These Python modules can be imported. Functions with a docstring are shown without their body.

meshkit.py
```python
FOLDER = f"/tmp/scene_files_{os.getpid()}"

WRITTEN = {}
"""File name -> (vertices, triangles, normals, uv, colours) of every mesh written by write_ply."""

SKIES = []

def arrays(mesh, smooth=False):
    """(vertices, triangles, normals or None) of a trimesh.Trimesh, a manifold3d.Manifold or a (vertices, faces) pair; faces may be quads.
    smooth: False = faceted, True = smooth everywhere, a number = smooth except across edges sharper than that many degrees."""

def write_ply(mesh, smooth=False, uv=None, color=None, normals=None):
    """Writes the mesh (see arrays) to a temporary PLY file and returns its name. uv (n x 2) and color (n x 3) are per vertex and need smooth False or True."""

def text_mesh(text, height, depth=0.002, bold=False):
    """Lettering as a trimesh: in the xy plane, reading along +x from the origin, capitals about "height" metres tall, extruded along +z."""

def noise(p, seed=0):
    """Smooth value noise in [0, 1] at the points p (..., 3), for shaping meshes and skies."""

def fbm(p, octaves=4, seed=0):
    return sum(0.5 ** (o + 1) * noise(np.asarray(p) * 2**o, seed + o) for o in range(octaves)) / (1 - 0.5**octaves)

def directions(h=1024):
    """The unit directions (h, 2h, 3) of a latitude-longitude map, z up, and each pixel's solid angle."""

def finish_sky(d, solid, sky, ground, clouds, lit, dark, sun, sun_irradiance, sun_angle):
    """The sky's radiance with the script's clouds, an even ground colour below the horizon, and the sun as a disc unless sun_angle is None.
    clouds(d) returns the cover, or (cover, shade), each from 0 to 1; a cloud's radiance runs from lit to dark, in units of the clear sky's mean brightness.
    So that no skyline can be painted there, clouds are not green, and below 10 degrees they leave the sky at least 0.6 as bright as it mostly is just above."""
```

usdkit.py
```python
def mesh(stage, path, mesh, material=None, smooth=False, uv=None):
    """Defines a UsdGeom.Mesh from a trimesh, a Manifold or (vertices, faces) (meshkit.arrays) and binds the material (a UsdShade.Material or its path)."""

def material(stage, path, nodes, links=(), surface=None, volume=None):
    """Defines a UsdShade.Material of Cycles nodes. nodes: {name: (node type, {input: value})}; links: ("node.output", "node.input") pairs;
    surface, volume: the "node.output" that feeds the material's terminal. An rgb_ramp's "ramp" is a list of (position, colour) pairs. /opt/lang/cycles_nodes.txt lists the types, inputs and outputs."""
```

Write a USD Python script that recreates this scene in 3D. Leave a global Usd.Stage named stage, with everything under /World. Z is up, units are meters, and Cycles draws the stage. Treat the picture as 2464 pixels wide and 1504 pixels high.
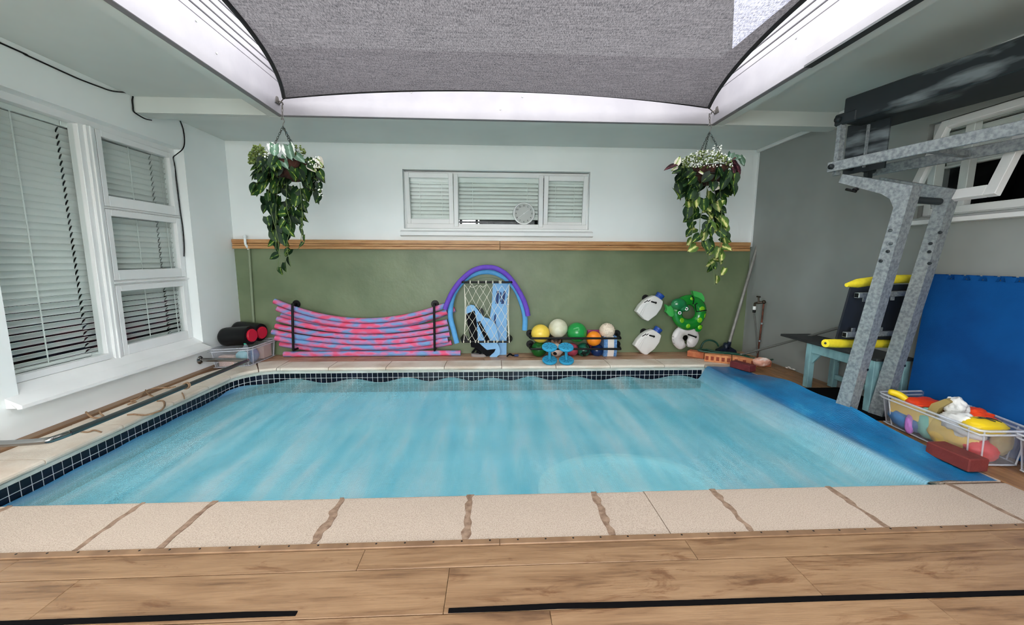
import math, random
import numpy as np, trimesh, manifold3d as m3
from shapely.geometry import Polygon, Point
from shapely import affinity
import usdkit, meshkit
from pxr import Usd, UsdGeom, UsdLux, UsdShade, Gf, Sdf

stage = Usd.Stage.CreateInMemory()
UsdGeom.SetStageUpAxis(stage, UsdGeom.Tokens.z)
UsdGeom.SetStageMetersPerUnit(stage, 1.0)
UsdGeom.Xform.Define(stage, '/World')
UsdGeom.Scope.Define(stage, '/World/Looks')
rng = np.random.default_rng(7)

# ------------------------------------------------------------------ camera, sky, exposure
FPX = 951.08
YAW, PITCH, ROLL = np.radians([2.7168, 7.6771, -0.2391])
def _rot(yaw, pitch, roll):
    cy, sy, cp, sp, cr, sr = np.cos(yaw), np.sin(yaw), np.cos(pitch), np.sin(pitch), np.cos(roll), np.sin(roll)
    f = np.array([sy*cp, cy*cp, -sp]); r = np.array([cy, -sy, 0.]); d = np.cross(f, r)
    return np.array([cr*r+sr*d, -sr*r+cr*d, f])
RM = _rot(YAW, PITCH, ROLL)
EYE = np.array([0, 0, 1.05])
cam = UsdGeom.Camera.Define(stage, '/World/camera')
_m = np.eye(4); _m[0, :3] = RM[0]; _m[1, :3] = -RM[1]; _m[2, :3] = -RM[2]; _m[3, :3] = EYE
cam.AddTransformOp().Set(Gf.Matrix4d(*_m.ravel().tolist()))
cam.CreateHorizontalApertureAttr(36.0)
cam.CreateVerticalApertureAttr(36.0*1504/2464)
cam.CreateFocalLengthAttr(36.0*FPX/2464)
cam.CreateClippingRangeAttr(Gf.Vec2f(0.02, 100))
EXPOSURE = -0.02
cam.CreateExposureAttr(EXPOSURE)
dome = UsdLux.DomeLight.Define(stage, '/World/overcast_sky')      # even white overcast
dome.CreateIntensityAttr(3.0)
dome.CreateColorAttr(Gf.Vec3f(0.97, 0.985, 1.0))

# measured points: a pixel of the photograph taken to a known plane of the room
def ray(x, y): return RM.T @ np.array([(x-1232)/FPX, (y-752)/FPX, 1.])
def onX(x, y, X): d = ray(x, y); return EYE+d*(X-EYE[0])/d[0]
def onY(x, y, Y): d = ray(x, y); return EYE+d*(Y-EYE[1])/d[1]
def onZ(x, y, Z=0.): d = ray(x, y); return EYE+d*(Z-EYE[2])/d[2]
def ppm(p): return FPX/(RM[2] @ (np.asarray(p, float)-EYE))        # pixels per metre at a point

# ------------------------------------------------------------------ materials
def c(r, g, b):
    f = lambda v: v/12.92 if v <= .04045 else ((v+.055)/1.055)**2.4
    return (f(r/255), f(g/255), f(b/255))
def mat(name, nodes, links, surface='p.BSDF'):
    return usdkit.material(stage, '/World/Looks/'+name, nodes, links, surface=surface)
def plain(name, col, rough=.5, col2=None, scale=4., mscale=(1, 1, 1), lo=.35, hi=.65, bump=0., bscale=60., bmap=None, coord='pos', detail=4., **kw):
    """colour, optionally mottled with a second colour by noise, with optional noise relief"""
    n = {'p': ('principled_bsdf', dict(base_color=col, roughness=rough, **kw))}
    l = []
    if col2 is not None or bump:
        n['g'] = ('geometry', {}) if coord == 'pos' else ('texture_coordinate', {})
        src = 'g.position' if coord == 'pos' else 'g.object'
    if col2 is not None:
        n['mp'] = ('mapping', dict(scale=mscale)); l.append((src, 'mp.vector'))
        n['n'] = ('noise_texture', dict(scale=scale, detail=detail)); l.append(('mp.vector', 'n.vector'))
        n['r'] = ('rgb_ramp', dict(ramp=[(lo, col), (hi, col2)])); l += [('n.fac', 'r.fac'), ('r.color', 'p.base_color')]
    if bump:
        n['bm'] = ('mapping', dict(scale=bmap or (1, 1, 1))); l.append((src, 'bm.vector'))
        n['bn'] = ('noise_texture', dict(scale=bscale, detail=5)); l.append(('bm.vector', 'bn.vector'))
        n['b'] = ('bump', dict(strength=bump, distance=.01)); l += [('bn.fac', 'b.height'), ('b.normal', 'p.normal')]
    return mat(name, n, l)
def clear(name, tint, haze, hazecol, rough=.1, ior=1.45):
    """thin see-through sheet: transparent, a little milky, with reflections"""
    return mat(name, {'t': ('transparent_bsdf', dict(color=tint)), 'd': ('diffuse_bsdf', dict(color=hazecol)), 'g': ('glossy_bsdf', dict(color=(1, 1, 1), roughness=rough)),
                      'm': ('mix_closure', dict(fac=haze)), 'lw': ('layer_weight', dict(blend=.5)), 'f': ('math', dict(math_type='power', value2=3.5)), 'f2': ('math', dict(math_type='multiply_add', value2=.45, value3=.007)), 'o': ('mix_closure', {})},
               [('t.BSDF', 'm.closure1'), ('d.BSDF', 'm.closure2'), ('m.closure', 'o.closure1'), ('g.BSDF', 'o.closure2'), ('lw.facing', 'f.value1'), ('f.value', 'f2.value1'), ('f2.value', 'o.fac')], 'o.closure')
M = {}
M['white_wall'] = plain('white_wall', c(238, 242, 241), .55, c(232, 237, 236), 1.5, bump=.12, bscale=9)
M['white_paint'] = plain('white_paint', c(232, 233, 232), .4, c(224, 226, 225), 3, bump=.05, bscale=25)
M['ceiling_paint'] = plain('ceiling_paint', c(206, 212, 208), .6, c(200, 206, 202), 2)
M['fascia_paint'] = plain('fascia_paint', c(124, 121, 125), .6, c(118, 115, 120), 5, (1, 1, 1), bump=.04, bscale=30)
M['green_wall'] = plain('green_wall', c(116, 128, 97), .42, c(100, 114, 84), 2.6, bump=.6, bscale=6)
M['grey_wall'] = plain('grey_wall', c(148, 152, 149), .6, c(136, 139, 136), 1.5, bump=.1, bscale=12)
M['coping'] = plain('coping', c(188, 172, 156), .85, c(158, 140, 124), 230, lo=.42, hi=.7, bump=.3, bscale=420)
M['coping_far'] = plain('coping_far', c(218, 207, 192), .75, c(186, 163, 140), 3.5, (1, 1, 1), .45, .8, bump=.3, bscale=90)
M['mortar'] = plain('mortar', c(132, 104, 84), .9, c(96, 76, 62), 30)
M['smear'] = plain('smear', c(116, 92, 74), .95, c(150, 126, 106), 40)
M['cement'] = plain('cement', c(196, 200, 192), .8, c(168, 174, 164), 6)
M['tile'] = plain('tile', c(6, 8, 22), .15, c(12, 15, 34), 8, specular_ior_level=.35)
M['grout'] = plain('grout', c(206, 208, 206), .8, c(186, 188, 186), 9)
M['basin'] = plain('basin', c(168, 224, 234), .5, c(150, 214, 228), 2)
M['basin_step'] = plain('basin_step', c(236, 250, 251), .5, c(226, 246, 248), 2)
M['basin_edge'] = plain('basin_edge', c(240, 250, 250), .5)
M['water'] = clear('water', (.82, .96, .99), .0, (1, 1, 1), .02, 1.33)
M['pane'] = clear('pane', (.96, .98, .975), .0, (1, 1, 1), .0, 1.5)
M['clear_plastic'] = clear('clear_plastic', (.95, .955, .97), .07, (.75, .77, .8), .12)
M['clear_rim'] = clear('clear_rim', (.9, .92, .95), .42, (.8, .82, .86), .15)
M['bottle_plastic'] = clear('bottle_plastic', (.8, .85, .9), .2, (.6, .68, .75), .05)
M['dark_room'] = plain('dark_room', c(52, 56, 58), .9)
M['slat'] = plain('slat', c(240, 244, 241), .5, c(234, 239, 236), 3)
M['black'] = plain('black_metal', c(9, 9, 10), .4, specular_ior_level=.3)
M['black_soft'] = plain('black_soft', c(16, 17, 20), .6)
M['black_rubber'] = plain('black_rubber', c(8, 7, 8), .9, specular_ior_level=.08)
M['steel'] = plain('steel', c(150, 148, 146), .16, metallic=1.)
M['rail_grey'] = plain('rail_grey', c(92, 100, 100), .22, metallic=.85)
M['copper'] = plain('copper', c(150, 84, 66), .4, c(96, 60, 50), 20, metallic=.6)
M['brass_dark'] = plain('brass_dark', c(70, 62, 52), .4, metallic=.7)
M['chain'] = plain('chain', c(96, 92, 88), .4, metallic=.7)
M['dark_chain'] = plain('dark_chain', c(40, 50, 46), .5, metallic=.3)
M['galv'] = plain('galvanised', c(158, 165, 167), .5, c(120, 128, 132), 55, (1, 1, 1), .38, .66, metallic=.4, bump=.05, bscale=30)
M['galv_shaded'] = plain('galvanised_shaded', c(34, 42, 46), .55, c(120, 130, 134), 4, (1, .5, 2.2), .57, .68, metallic=.2)  # shade on the upper lift parts is put into this darker steel colour
M['charcoal'] = plain('charcoal', c(44, 48, 50), .6, c(34, 36, 38), 4)
M['seat_black'] = plain('seat_black', c(26, 29, 36), .42, c(34, 38, 46), 3)
M['yellow_foam'] = plain('yellow_foam', c(236, 218, 44), .7, c(226, 204, 34), 30, bump=.2, bscale=180)
M['mat_blue'] = plain('mat_blue', c(4, 78, 142), .85, c(2, 64, 124), 3, bump=.15, bscale=160, specular_ior_level=.2)
M['teal'] = plain('teal_paint', c(134, 176, 180), .6, c(104, 140, 146), 9, (1, 1, .5), .45, .65)
M['purple_foam'] = plain('purple_foam', c(108, 74, 190), .75, c(100, 66, 182), 30)
M['sky_foam'] = plain('sky_foam', c(98, 172, 226), .75, c(88, 162, 220), 30)
M['board_blue'] = plain('board_blue', c(138, 188, 230), .7, c(128, 178, 222), 8)
M['board_deep'] = plain('board_deep', c(40, 62, 110), .7)
M['bell_blue'] = plain('bell_blue', c(44, 156, 196), .7, c(36, 144, 184), 20)
M['bell_groove'] = plain('bell_groove', c(26, 100, 130), .8)
M['cord_white'] = plain('cord_white', c(226, 222, 206), .8)
M['strap_black'] = plain('strap_black', c(10, 11, 16), .8, specular_ior_level=.15)
M['sole_grey'] = plain('sole_grey', c(142, 136, 134), .8)
M['ball_yellow'] = plain('ball_yellow', c(248, 214, 84), .3)
M['ball_pearl'] = plain('ball_pearl', c(206, 204, 172), .28, c(226, 224, 200), 14, bump=.1, bscale=40, specular_ior_level=.6)
M['ball_green'] = plain('ball_green', c(34, 150, 70), .2)
M['ball_orange'] = plain('ball_orange', c(246, 142, 30), .3)
M['ball_cream'] = plain('ball_cream', c(228, 212, 190), .55)
M['ball_dkgreen'] = plain('ball_dkgreen', c(18, 92, 34), .2)
M['ball_pink'] = plain('ball_pink', c(178, 72, 96), .35, c(160, 62, 84), 4)
M['ball_teal'] = plain('ball_teal', c(22, 96, 76), .22, c(8, 30, 30), 9, lo=.52, hi=.56)
M['ball_navy'] = plain('ball_navy', c(14, 46, 96), .2)
M['football'] = mat('football', {'g': ('texture_coordinate', {}), 'v': ('voronoi_texture', dict(scale=14, randomness=.9)), 'r': ('rgb_ramp', dict(interpolate=False, ramp=[(0, c(22, 20, 22)), (.3, c(22, 20, 22)), (.31, c(220, 200, 190)), (1, c(220, 200, 190))])), 'p': ('principled_bsdf', dict(roughness=.4))},
                    [('g.object', 'v.vector'), ('v.distance', 'r.fac'), ('r.color', 'p.base_color')])
M['brown_print'] = plain('brown_print', c(150, 112, 92), .7, c(46, 34, 32), 26, lo=.48, hi=.53)
M['magenta'] = plain('magenta', c(168, 66, 118), .6)
M['stripe_blue'] = plain('stripe_blue', c(70, 118, 172), .8, c(110, 150, 196), 60)
M['towel_white'] = plain('towel_white', c(222, 214, 206), .85)
M['jug_white'] = plain('jug_white', c(226, 224, 220), .32, subsurface_weight=.15, subsurface_radius=(.02, .02, .02), subsurface_scale=.05)
M['jug_blue'] = plain('jug_blue', c(28, 72, 158), .25)
M['vinyl_green'] = plain('vinyl_green', c(20, 140, 42), .14, c(14, 122, 36), 5, coat_weight=.5)
M['vinyl_dkgreen'] = plain('vinyl_dkgreen', c(16, 120, 66), .14, coat_weight=.5)
M['vinyl_lime'] = plain('vinyl_lime', c(124, 194, 26), .2, coat_weight=.3)
M['vinyl_pale'] = plain('vinyl_pale', c(70, 176, 84), .2, coat_weight=.3)
M['vinyl_white'] = plain('vinyl_white', c(214, 210, 208), .35, bump=.3, bscale=22)
M['eye_white'] = plain('eye_white', c(236, 240, 236), .3)
M['hose_green'] = plain('hose_green', c(24, 72, 58), .4)
M['hose_grey'] = plain('hose_grey', c(92, 94, 90), .6)
M['pole_grey'] = plain('pole_grey', c(150, 148, 142), .45, c(122, 120, 116), 12, metallic=.2)
M['broom_blue'] = plain('broom_blue', c(10, 24, 44), .4)
M['brick_orange'] = plain('brick_orange', c(186, 112, 72), .9, c(214, 146, 98), 14, bump=.4, bscale=60)
M['brick_orange_b'] = plain('brick_orange_b', c(172, 92, 60), .9, c(196, 122, 82), 16, bump=.4, bscale=60)
M['brick_hole'] = plain('brick_hole', c(140, 66, 46), .95)
M['brick_red'] = plain('brick_red', c(112, 40, 34), .8, c(98, 32, 28), 12, bump=.25, bscale=90)
M['brick_maroon'] = plain('brick_maroon', c(112, 40, 44), .85, c(92, 30, 34), 12, bump=.25, bscale=90)
M['stone_pink'] = plain('stone_pink', c(200, 146, 126), .9, c(226, 206, 196), 12, lo=.5, hi=.62, bump=.4, bscale=40)
M['jar_black'] = plain('jar_black', c(6, 7, 9), .4, specular_ior_level=.3)
M['jar_red'] = plain('jar_red', c(190, 20, 46), .4)
M['cap_green'] = plain('cap_green', c(42, 176, 140), .4)
M['teal_cloth'] = plain('teal_cloth', c(110, 180, 186), .8, c(150, 200, 206), 10)
M['denim'] = plain('denim', c(110, 140, 176), .85, c(150, 170, 196), 12)
M['card'] = plain('card', c(226, 196, 180), .8, c(206, 176, 164), 6)
M['toy_yellow'] = plain('toy_yellow', c(240, 208, 30), .35, c(232, 196, 26), 5)
M['toy_cream'] = plain('toy_cream', c(234, 206, 120), .6, c(222, 184, 90), 6)
M['toy_orange'] = plain('toy_orange', c(240, 74, 24), .45, c(224, 60, 16), 8)
M['toy_red'] = plain('toy_red', c(222, 54, 54), .5, c(208, 40, 46), 5)
M['toy_blue'] = plain('toy_blue', c(62, 108, 160), .5, c(86, 132, 180), 16)
M['toy_purple'] = plain('toy_purple', c(170, 110, 180), .6)
M['toy_white'] = plain('toy_white', c(226, 226, 222), .5, c(204, 204, 200), 14, bump=.5, bscale=18)
M['toy_olive'] = plain('toy_olive', c(150, 130, 76), .7)
M['toy_teal'] = plain('toy_teal', c(130, 196, 180), .6)
M['rope'] = plain('rope', c(158, 128, 98), .9, c(128, 100, 76), 80)
M['clock_face'] = plain('clock_face', c(176, 180, 176), .4)
M['clock_rim'] = plain('clock_rim', c(238, 240, 239), .3)
M['ink'] = plain('ink', c(36, 40, 42), .6)
M['hand_white'] = plain('hand_white', c(244, 246, 244), .4)
M['coir'] = plain('coir', c(70, 36, 24), .95, c(36, 20, 15), 30, (1, 1, .3), bump=.8, bscale=90)
M['stem'] = plain('stem', c(92, 110, 62), .6)
M['stem_dark'] = plain('stem_dark', c(52, 62, 46), .6)
M['bloom_white'] = plain('bloom_white', c(232, 234, 226), .7)
M['sprig'] = plain('sprig', c(112, 128, 60), .7, c(62, 82, 34), 60)
M['pipe_green'] = plain('pipe_green', c(128, 140, 112), .5)
M['dust'] = plain('dust', c(214, 206, 200), .95)
M['sail_edge'] = plain('sail_edge', c(30, 30, 34), .8)
M['far_light'] = mat('far_light', {'e': ('emission', dict(color=(.92, .94, 1.), strength=2.2))}, [], 'e.emission')
M['white_plastic'] = plain('white_plastic', c(236, 238, 236), .35)

def wood(name, base, dark, light, stretch=(1.1, 10, 10), knots=True, rough=.42, gscale=2.2):
    n = {'g': ('texture_coordinate', {}), 'oi': ('object_info', {}), 'ml': ('math', dict(math_type='multiply', value2=37.)), 'cx': ('combine_xyz', {}),
         'va': ('vector_math', dict(math_type='add')), 'mp': ('mapping', dict(scale=stretch)), 'n': ('noise_texture', dict(scale=gscale, detail=7, roughness=.62, distortion=.35)),
         'r': ('rgb_ramp', dict(ramp=[(.3, dark), (.44, base), (.58, light), (.72, base)])),
         'mf': ('mapping', dict(scale=tuple(s*(1 if i == 0 else 9) for i, s in enumerate(stretch)))), 'nf': ('noise_texture', dict(scale=4, detail=3)),
         'rf': ('rgb_ramp', dict(ramp=[(.3, (.72, .7, .68)), (.6, (1, 1, 1))])), 'mx': ('mix', dict(mix_type='multiply', fac=.7)),
         'p': ('principled_bsdf', dict(roughness=rough)), 'b': ('bump', dict(strength=.08, distance=.003))}
    l = [('oi.random', 'ml.value1'), ('ml.value', 'cx.x'), ('ml.value', 'cx.z'), ('g.object', 'va.vector1'), ('cx.vector', 'va.vector2'), ('va.vector', 'mp.vector'), ('mp.vector', 'n.vector'), ('n.fac', 'r.fac'),
         ('va.vector', 'mf.vector'), ('mf.vector', 'nf.vector'), ('nf.fac', 'rf.fac'), ('r.color', 'mx.color1'), ('rf.color', 'mx.color2'), ('nf.fac', 'b.height'), ('b.normal', 'p.normal')]
    last = 'mx.color'
    if knots:
        n['mk'] = ('mapping', dict(scale=(1.5, 6.5, 6.5))); n['vk'] = ('noise_texture', dict(scale=2.1, detail=5, roughness=.7, distortion=1.3))
        n['rk'] = ('rgb_ramp', dict(ramp=[(.56, (1, 1, 1)), (.66, (.62, .5, .42)), (.76, (.34, .24, .19))])); n['mk2'] = ('mix', dict(mix_type='multiply', fac=.85))
        l += [('va.vector', 'mk.vector'), ('mk.vector', 'vk.vector'), ('vk.fac', 'rk.fac'), ('mx.color', 'mk2.color1'), ('rk.color', 'mk2.color2')]
        last = 'mk2.color'
    return mat(name, n, l + [(last, 'p.base_color')])
M['oak'] = wood('oak', c(132, 101, 72), c(92, 66, 45), c(150, 119, 88))
M['deck_wood'] = wood('deck_wood', c(172, 132, 102), c(120, 86, 62), c(190, 152, 122))
M['deck_dark'] = wood('deck_dark', c(140, 102, 66), c(92, 62, 38), c(160, 120, 82))
M['pine'] = wood('pine', c(182, 130, 80), c(146, 92, 50), c(200, 152, 100), (1.4, 8, 20), False, .4)
M['strip_wood'] = plain('strip_wood', c(138, 108, 80), .5, c(116, 88, 64), 9, (1, .15, 1))

# mottled pink and blue foam, blotches drawn out along the noodle
def noodle_mat(name, off):
    return mat(name, {'g': ('geometry', {}), 'mp': ('mapping', dict(scale=(8.5, 16, 22), location=(off, off*.7, off*1.3))), 'n': ('noise_texture', dict(scale=1.0, detail=1.5, roughness=.4)),
                      'r': ('rgb_ramp', dict(ramp=[(.30, c(112, 160, 206)), (.40, c(122, 150, 200)), (.45, c(164, 132, 182)), (.53, c(202, 128, 172)), (.58, c(216, 104, 144)), (.68, c(228, 84, 122))])),
                      'p': ('principled_bsdf', dict(roughness=.7))}, [('g.position', 'mp.vector'), ('mp.vector', 'n.vector'), ('n.fac', 'r.fac'), ('r.color', 'p.base_color')])
NOODLE = [noodle_mat('noodle_foam_%s' % k, o) for k, o in zip('abcd', (0., 3.1, 7.7, 12.3))]

# the bubble cover: wetted film on the water, deep blue where it lies dry over the coping
def cover_mat():
    n = {'g': ('geometry', {}), 's': ('separate_xyz', {}),
         'dr': ('map_range', dict(range_type='smoothstep', from_min=2.0, from_max=2.13)), 'dl': ('map_range', dict(range_type='smoothstep', from_min=-2.14, from_max=-2.40)), 'mx': ('math', dict(math_type='maximum')),
         'm1': ('mapping', dict(scale=(7, .9, 1))), 'n1': ('noise_texture', dict(scale=1.0, detail=5, roughness=.6)), 'r1': ('rgb_ramp', dict(ramp=[(.34, c(136, 220, 236)), (.52, c(180, 240, 248)), (.68, c(226, 252, 253))])),
         'm2': ('mapping', dict(scale=(10, 3, 1))), 'n2': ('noise_texture', dict(scale=1.0, detail=4)), 'r2': ('rgb_ramp', dict(ramp=[(.35, c(6, 92, 142)), (.6, c(18, 118, 170)), (.75, c(66, 160, 196))])),
         'mc': ('mix', {}), 'v': ('voronoi_texture', dict(scale=88, randomness=.25, dimensions='2D')), 'b': ('bump', dict(strength=.6, distance=.004, invert=True)),
         'rv': ('rgb_ramp', dict(ramp=[(.35, (1, 1, 1)), (.62, (.74, .84, .88))])), 'mv': ('mix', dict(mix_type='multiply', fac=.75)),
         'p': ('principled_bsdf', dict(roughness=.28)), 't': ('transparent_bsdf', dict(color=(.80, .97, .99))), 'tf': ('map_range', dict(from_min=0, from_max=1, to_min=.56, to_max=.05)), 'o': ('mix_closure', {})}
    l = [('g.position', 's.vector'), ('s.x', 'dr.value'), ('s.x', 'dl.value'), ('dr.result', 'mx.value1'), ('dl.result', 'mx.value2'), ('g.position', 'm1.vector'), ('m1.vector', 'n1.vector'), ('n1.fac', 'r1.fac'),
         ('g.position', 'm2.vector'), ('m2.vector', 'n2.vector'), ('n2.fac', 'r2.fac'), ('mx.value', 'mc.fac'), ('r1.color', 'mc.color1'), ('r2.color', 'mc.color2'), ('g.position', 'v.vector'), ('v.distance', 'b.height'), ('b.normal', 'p.normal'),
         ('v.distance', 'rv.fac'), ('mc.color', 'mv.color1'), ('rv.color', 'mv.color2'), ('mv.color', 'p.base_color'), ('mx.value', 'tf.value'), ('tf.result', 'o.fac'), ('p.BSDF', 'o.closure1'), ('t.BSDF', 'o.closure2')]
    return mat('bubble_film', n, l, 'o.closure')
M['cover'] = cover_mat()

def sail_mat(name, col1, col2, trans, open_):
    n = {'g': ('geometry', {}), 'm1': ('mapping', dict(scale=(7, 120, 1))), 'n1': ('noise_texture', dict(scale=1., detail=4, roughness=.7)), 'm2': ('mapping', dict(scale=(330, 60, 1))), 'n2': ('noise_texture', dict(scale=1., detail=1)),
         'ad': ('mix_float', dict(fac=.62)), 'r': ('rgb_ramp', dict(ramp=[(.36, col1), (.62, col2)])), 'ro': ('map_range', dict(from_min=.36, from_max=.64, to_min=open_*.35, to_max=open_*1.65)),
         'd': ('diffuse_bsdf', {}), 'tl': ('translucent_bsdf', {}), 'mx': ('mix_closure', dict(fac=trans)), 't': ('transparent_bsdf', dict(color=(1, 1, 1))), 'o': ('mix_closure', {})}
    l = [('g.position', 'm1.vector'), ('m1.vector', 'n1.vector'), ('g.position', 'm2.vector'), ('m2.vector', 'n2.vector'), ('n1.fac', 'ad.a'), ('n2.fac', 'ad.b'), ('ad.result', 'r.fac'), ('ad.result', 'ro.value'),
         ('r.color', 'd.color'), ('r.color', 'tl.color'), ('d.BSDF', 'mx.closure1'), ('tl.BSDF', 'mx.closure2'), ('mx.closure', 'o.closure1'), ('t.BSDF', 'o.closure2'), ('ro.result', 'o.fac')]
    return mat(name, n, l, 'o.closure')
M['sail'] = sail_mat('shade_cloth', c(43, 42, 44), c(78, 75, 77), .5, .007)
M['sail_thin'] = sail_mat('shade_cloth_thin', c(74, 74, 82), c(140, 140, 152), .5, .014)

# leaves: object coordinates run along the midrib (x) with y across it
def leaf_mat(name, body, body2, vein, vw=.12, rim=None, ymax=.03):
    n = {'g': ('texture_coordinate', {}), 'oi': ('object_info', {}), 's': ('separate_xyz', {}), 'a': ('math', dict(math_type='absolute')), 'ns': ('noise_texture', dict(scale=38, detail=3)), 'jj': ('math', dict(math_type='multiply_add', value2=.02, value3=-.01)),
         'ad': ('math', dict(math_type='add')), 'mr': ('map_range', dict(from_min=.0, from_max=ymax)), 'r': ('rgb_ramp', dict(ramp=[(0, vein), (vw, vein), (vw+.09, body), (.62, body2)] + ([(.66, body2), (.78, rim), (1, rim)] if rim else [(1, body2)]))),
         'p': ('principled_bsdf', dict(roughness=.5, specular_ior_level=.28)), 'tl': ('translucent_bsdf', {}), 'o': ('mix_closure', dict(fac=.2)), 'hv': ('hsv', dict(saturation=1.)), 'vv': ('map_range', dict(to_min=.7, to_max=1.25))}
    l = [('g.object', 's.vector'), ('s.y', 'a.value1'), ('g.object', 'ns.vector'), ('ns.fac', 'jj.value1'), ('a.value', 'ad.value1'), ('jj.value', 'ad.value2'), ('ad.value', 'mr.value'), ('mr.result', 'r.fac'),
         ('oi.random', 'vv.value'), ('vv.result', 'hv.value'), ('r.color', 'hv.color'), ('hv.color', 'p.base_color'), ('hv.color', 'tl.color'), ('p.BSDF', 'o.closure1'), ('tl.BSDF', 'o.closure2')]
    return mat(name, n, l, 'o.closure')
M['leaf_dark'] = leaf_mat('leaf_dark', c(26, 54, 26), c(18, 42, 22), c(104, 128, 56), .02)
M['leaf_mid'] = leaf_mat('leaf_mid', c(48, 84, 32), c(30, 60, 24), c(148, 166, 70), .03)
M['leaf_pale'] = leaf_mat('leaf_pale', c(128, 150, 66), c(78, 108, 46), c(214, 214, 140), .2)
M['leaf_silver'] = leaf_mat('leaf_silver', c(96, 128, 106), c(70, 100, 80), c(150, 176, 160), .06, c(232, 238, 230), .042)
M['leaf_plum'] = leaf_mat('leaf_plum', c(62, 30, 38), c(46, 24, 32), c(120, 70, 76), .05)
M['leaf_cream'] = leaf_mat('leaf_cream', c(226, 222, 196), c(232, 226, 214), c(150, 176, 96), .08)

# ------------------------------------------------------------------ prims
_used = {}
def _path(parent, name):
    base = '/World' if parent is None else str(parent.GetPath())
    k = (base, name); n = _used.get(k, 0); _used[k] = n+1
    return base + '/' + name + ('' if n == 0 else '_%03d' % n)
def tag(p, label=None, cat=None, group=None, kind=None):
    for k, v in (('label', label), ('category', cat), ('group', group), ('kind', kind)):
        if v: p.SetCustomDataByKey(k, v)
    return p
def thing(name, label, cat, loc=(0, 0, 0), group=None, kind=None):
    x = UsdGeom.Xform.Define(stage, _path(None, name))
    x.AddTranslateOp().Set(Gf.Vec3d(*map(float, loc)))
    p = x.GetPrim(); _loc[str(p.GetPath())] = np.asarray(loc, float)
    return tag(p, label, cat, group, kind)
_loc = {}
def part(name, mesh, m, parent, smooth=False, label=None, kind=None, xf=None):
    """one mesh under parent, given in world coordinates, or (xf) in its own coordinates placed by the 4x4 xf"""
    path = _path(parent, name)
    off = _loc.get(str(parent.GetPath()), np.zeros(3)) if parent is not None else np.zeros(3)
    v, f = tm(mesh)
    if xf is None:
        mesh = trimesh.Trimesh(v-off, f, process=False)
    else:
        mesh = trimesh.Trimesh(v, f, process=False)
    g = usdkit.mesh(stage, path, mesh, M[m] if isinstance(m, str) else m, smooth=smooth)
    if xf is not None:
        x2 = xf.copy(); x2[:3, 3] -= off
        g.AddTransformOp().Set(Gf.Matrix4d(*x2.T.ravel().tolist()))
    p = g.GetPrim()
    _loc[str(p.GetPath())] = off if xf is None else None
    return tag(p, label, None, None, kind)
def struct(name, mesh, m, label=None, smooth=False, cat=None):
    p = part(name, mesh, m, None, smooth); return tag(p, label, cat, None, 'structure')
def sgroup(name, label=None, cat=None): 
    return thing(name, label, cat, kind='structure')
def solo(name, mesh, m, label, cat, group=None, smooth=False, kind=None):
    """a thing that is one mesh: its origin goes to its base"""
    v, f = tm(mesh); o = np.array([(v[:, 0].min()+v[:, 0].max())/2, (v[:, 1].min()+v[:, 1].max())/2, v[:, 2].min()])
    g = usdkit.mesh(stage, _path(None, name), trimesh.Trimesh(v-o, f, process=False), M[m] if isinstance(m, str) else m, smooth=smooth)
    g.AddTranslateOp().Set(Gf.Vec3d(*o.tolist())); p = g.GetPrim(); _loc[str(p.GetPath())] = o
    return tag(p, label, cat, group, kind)

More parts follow.
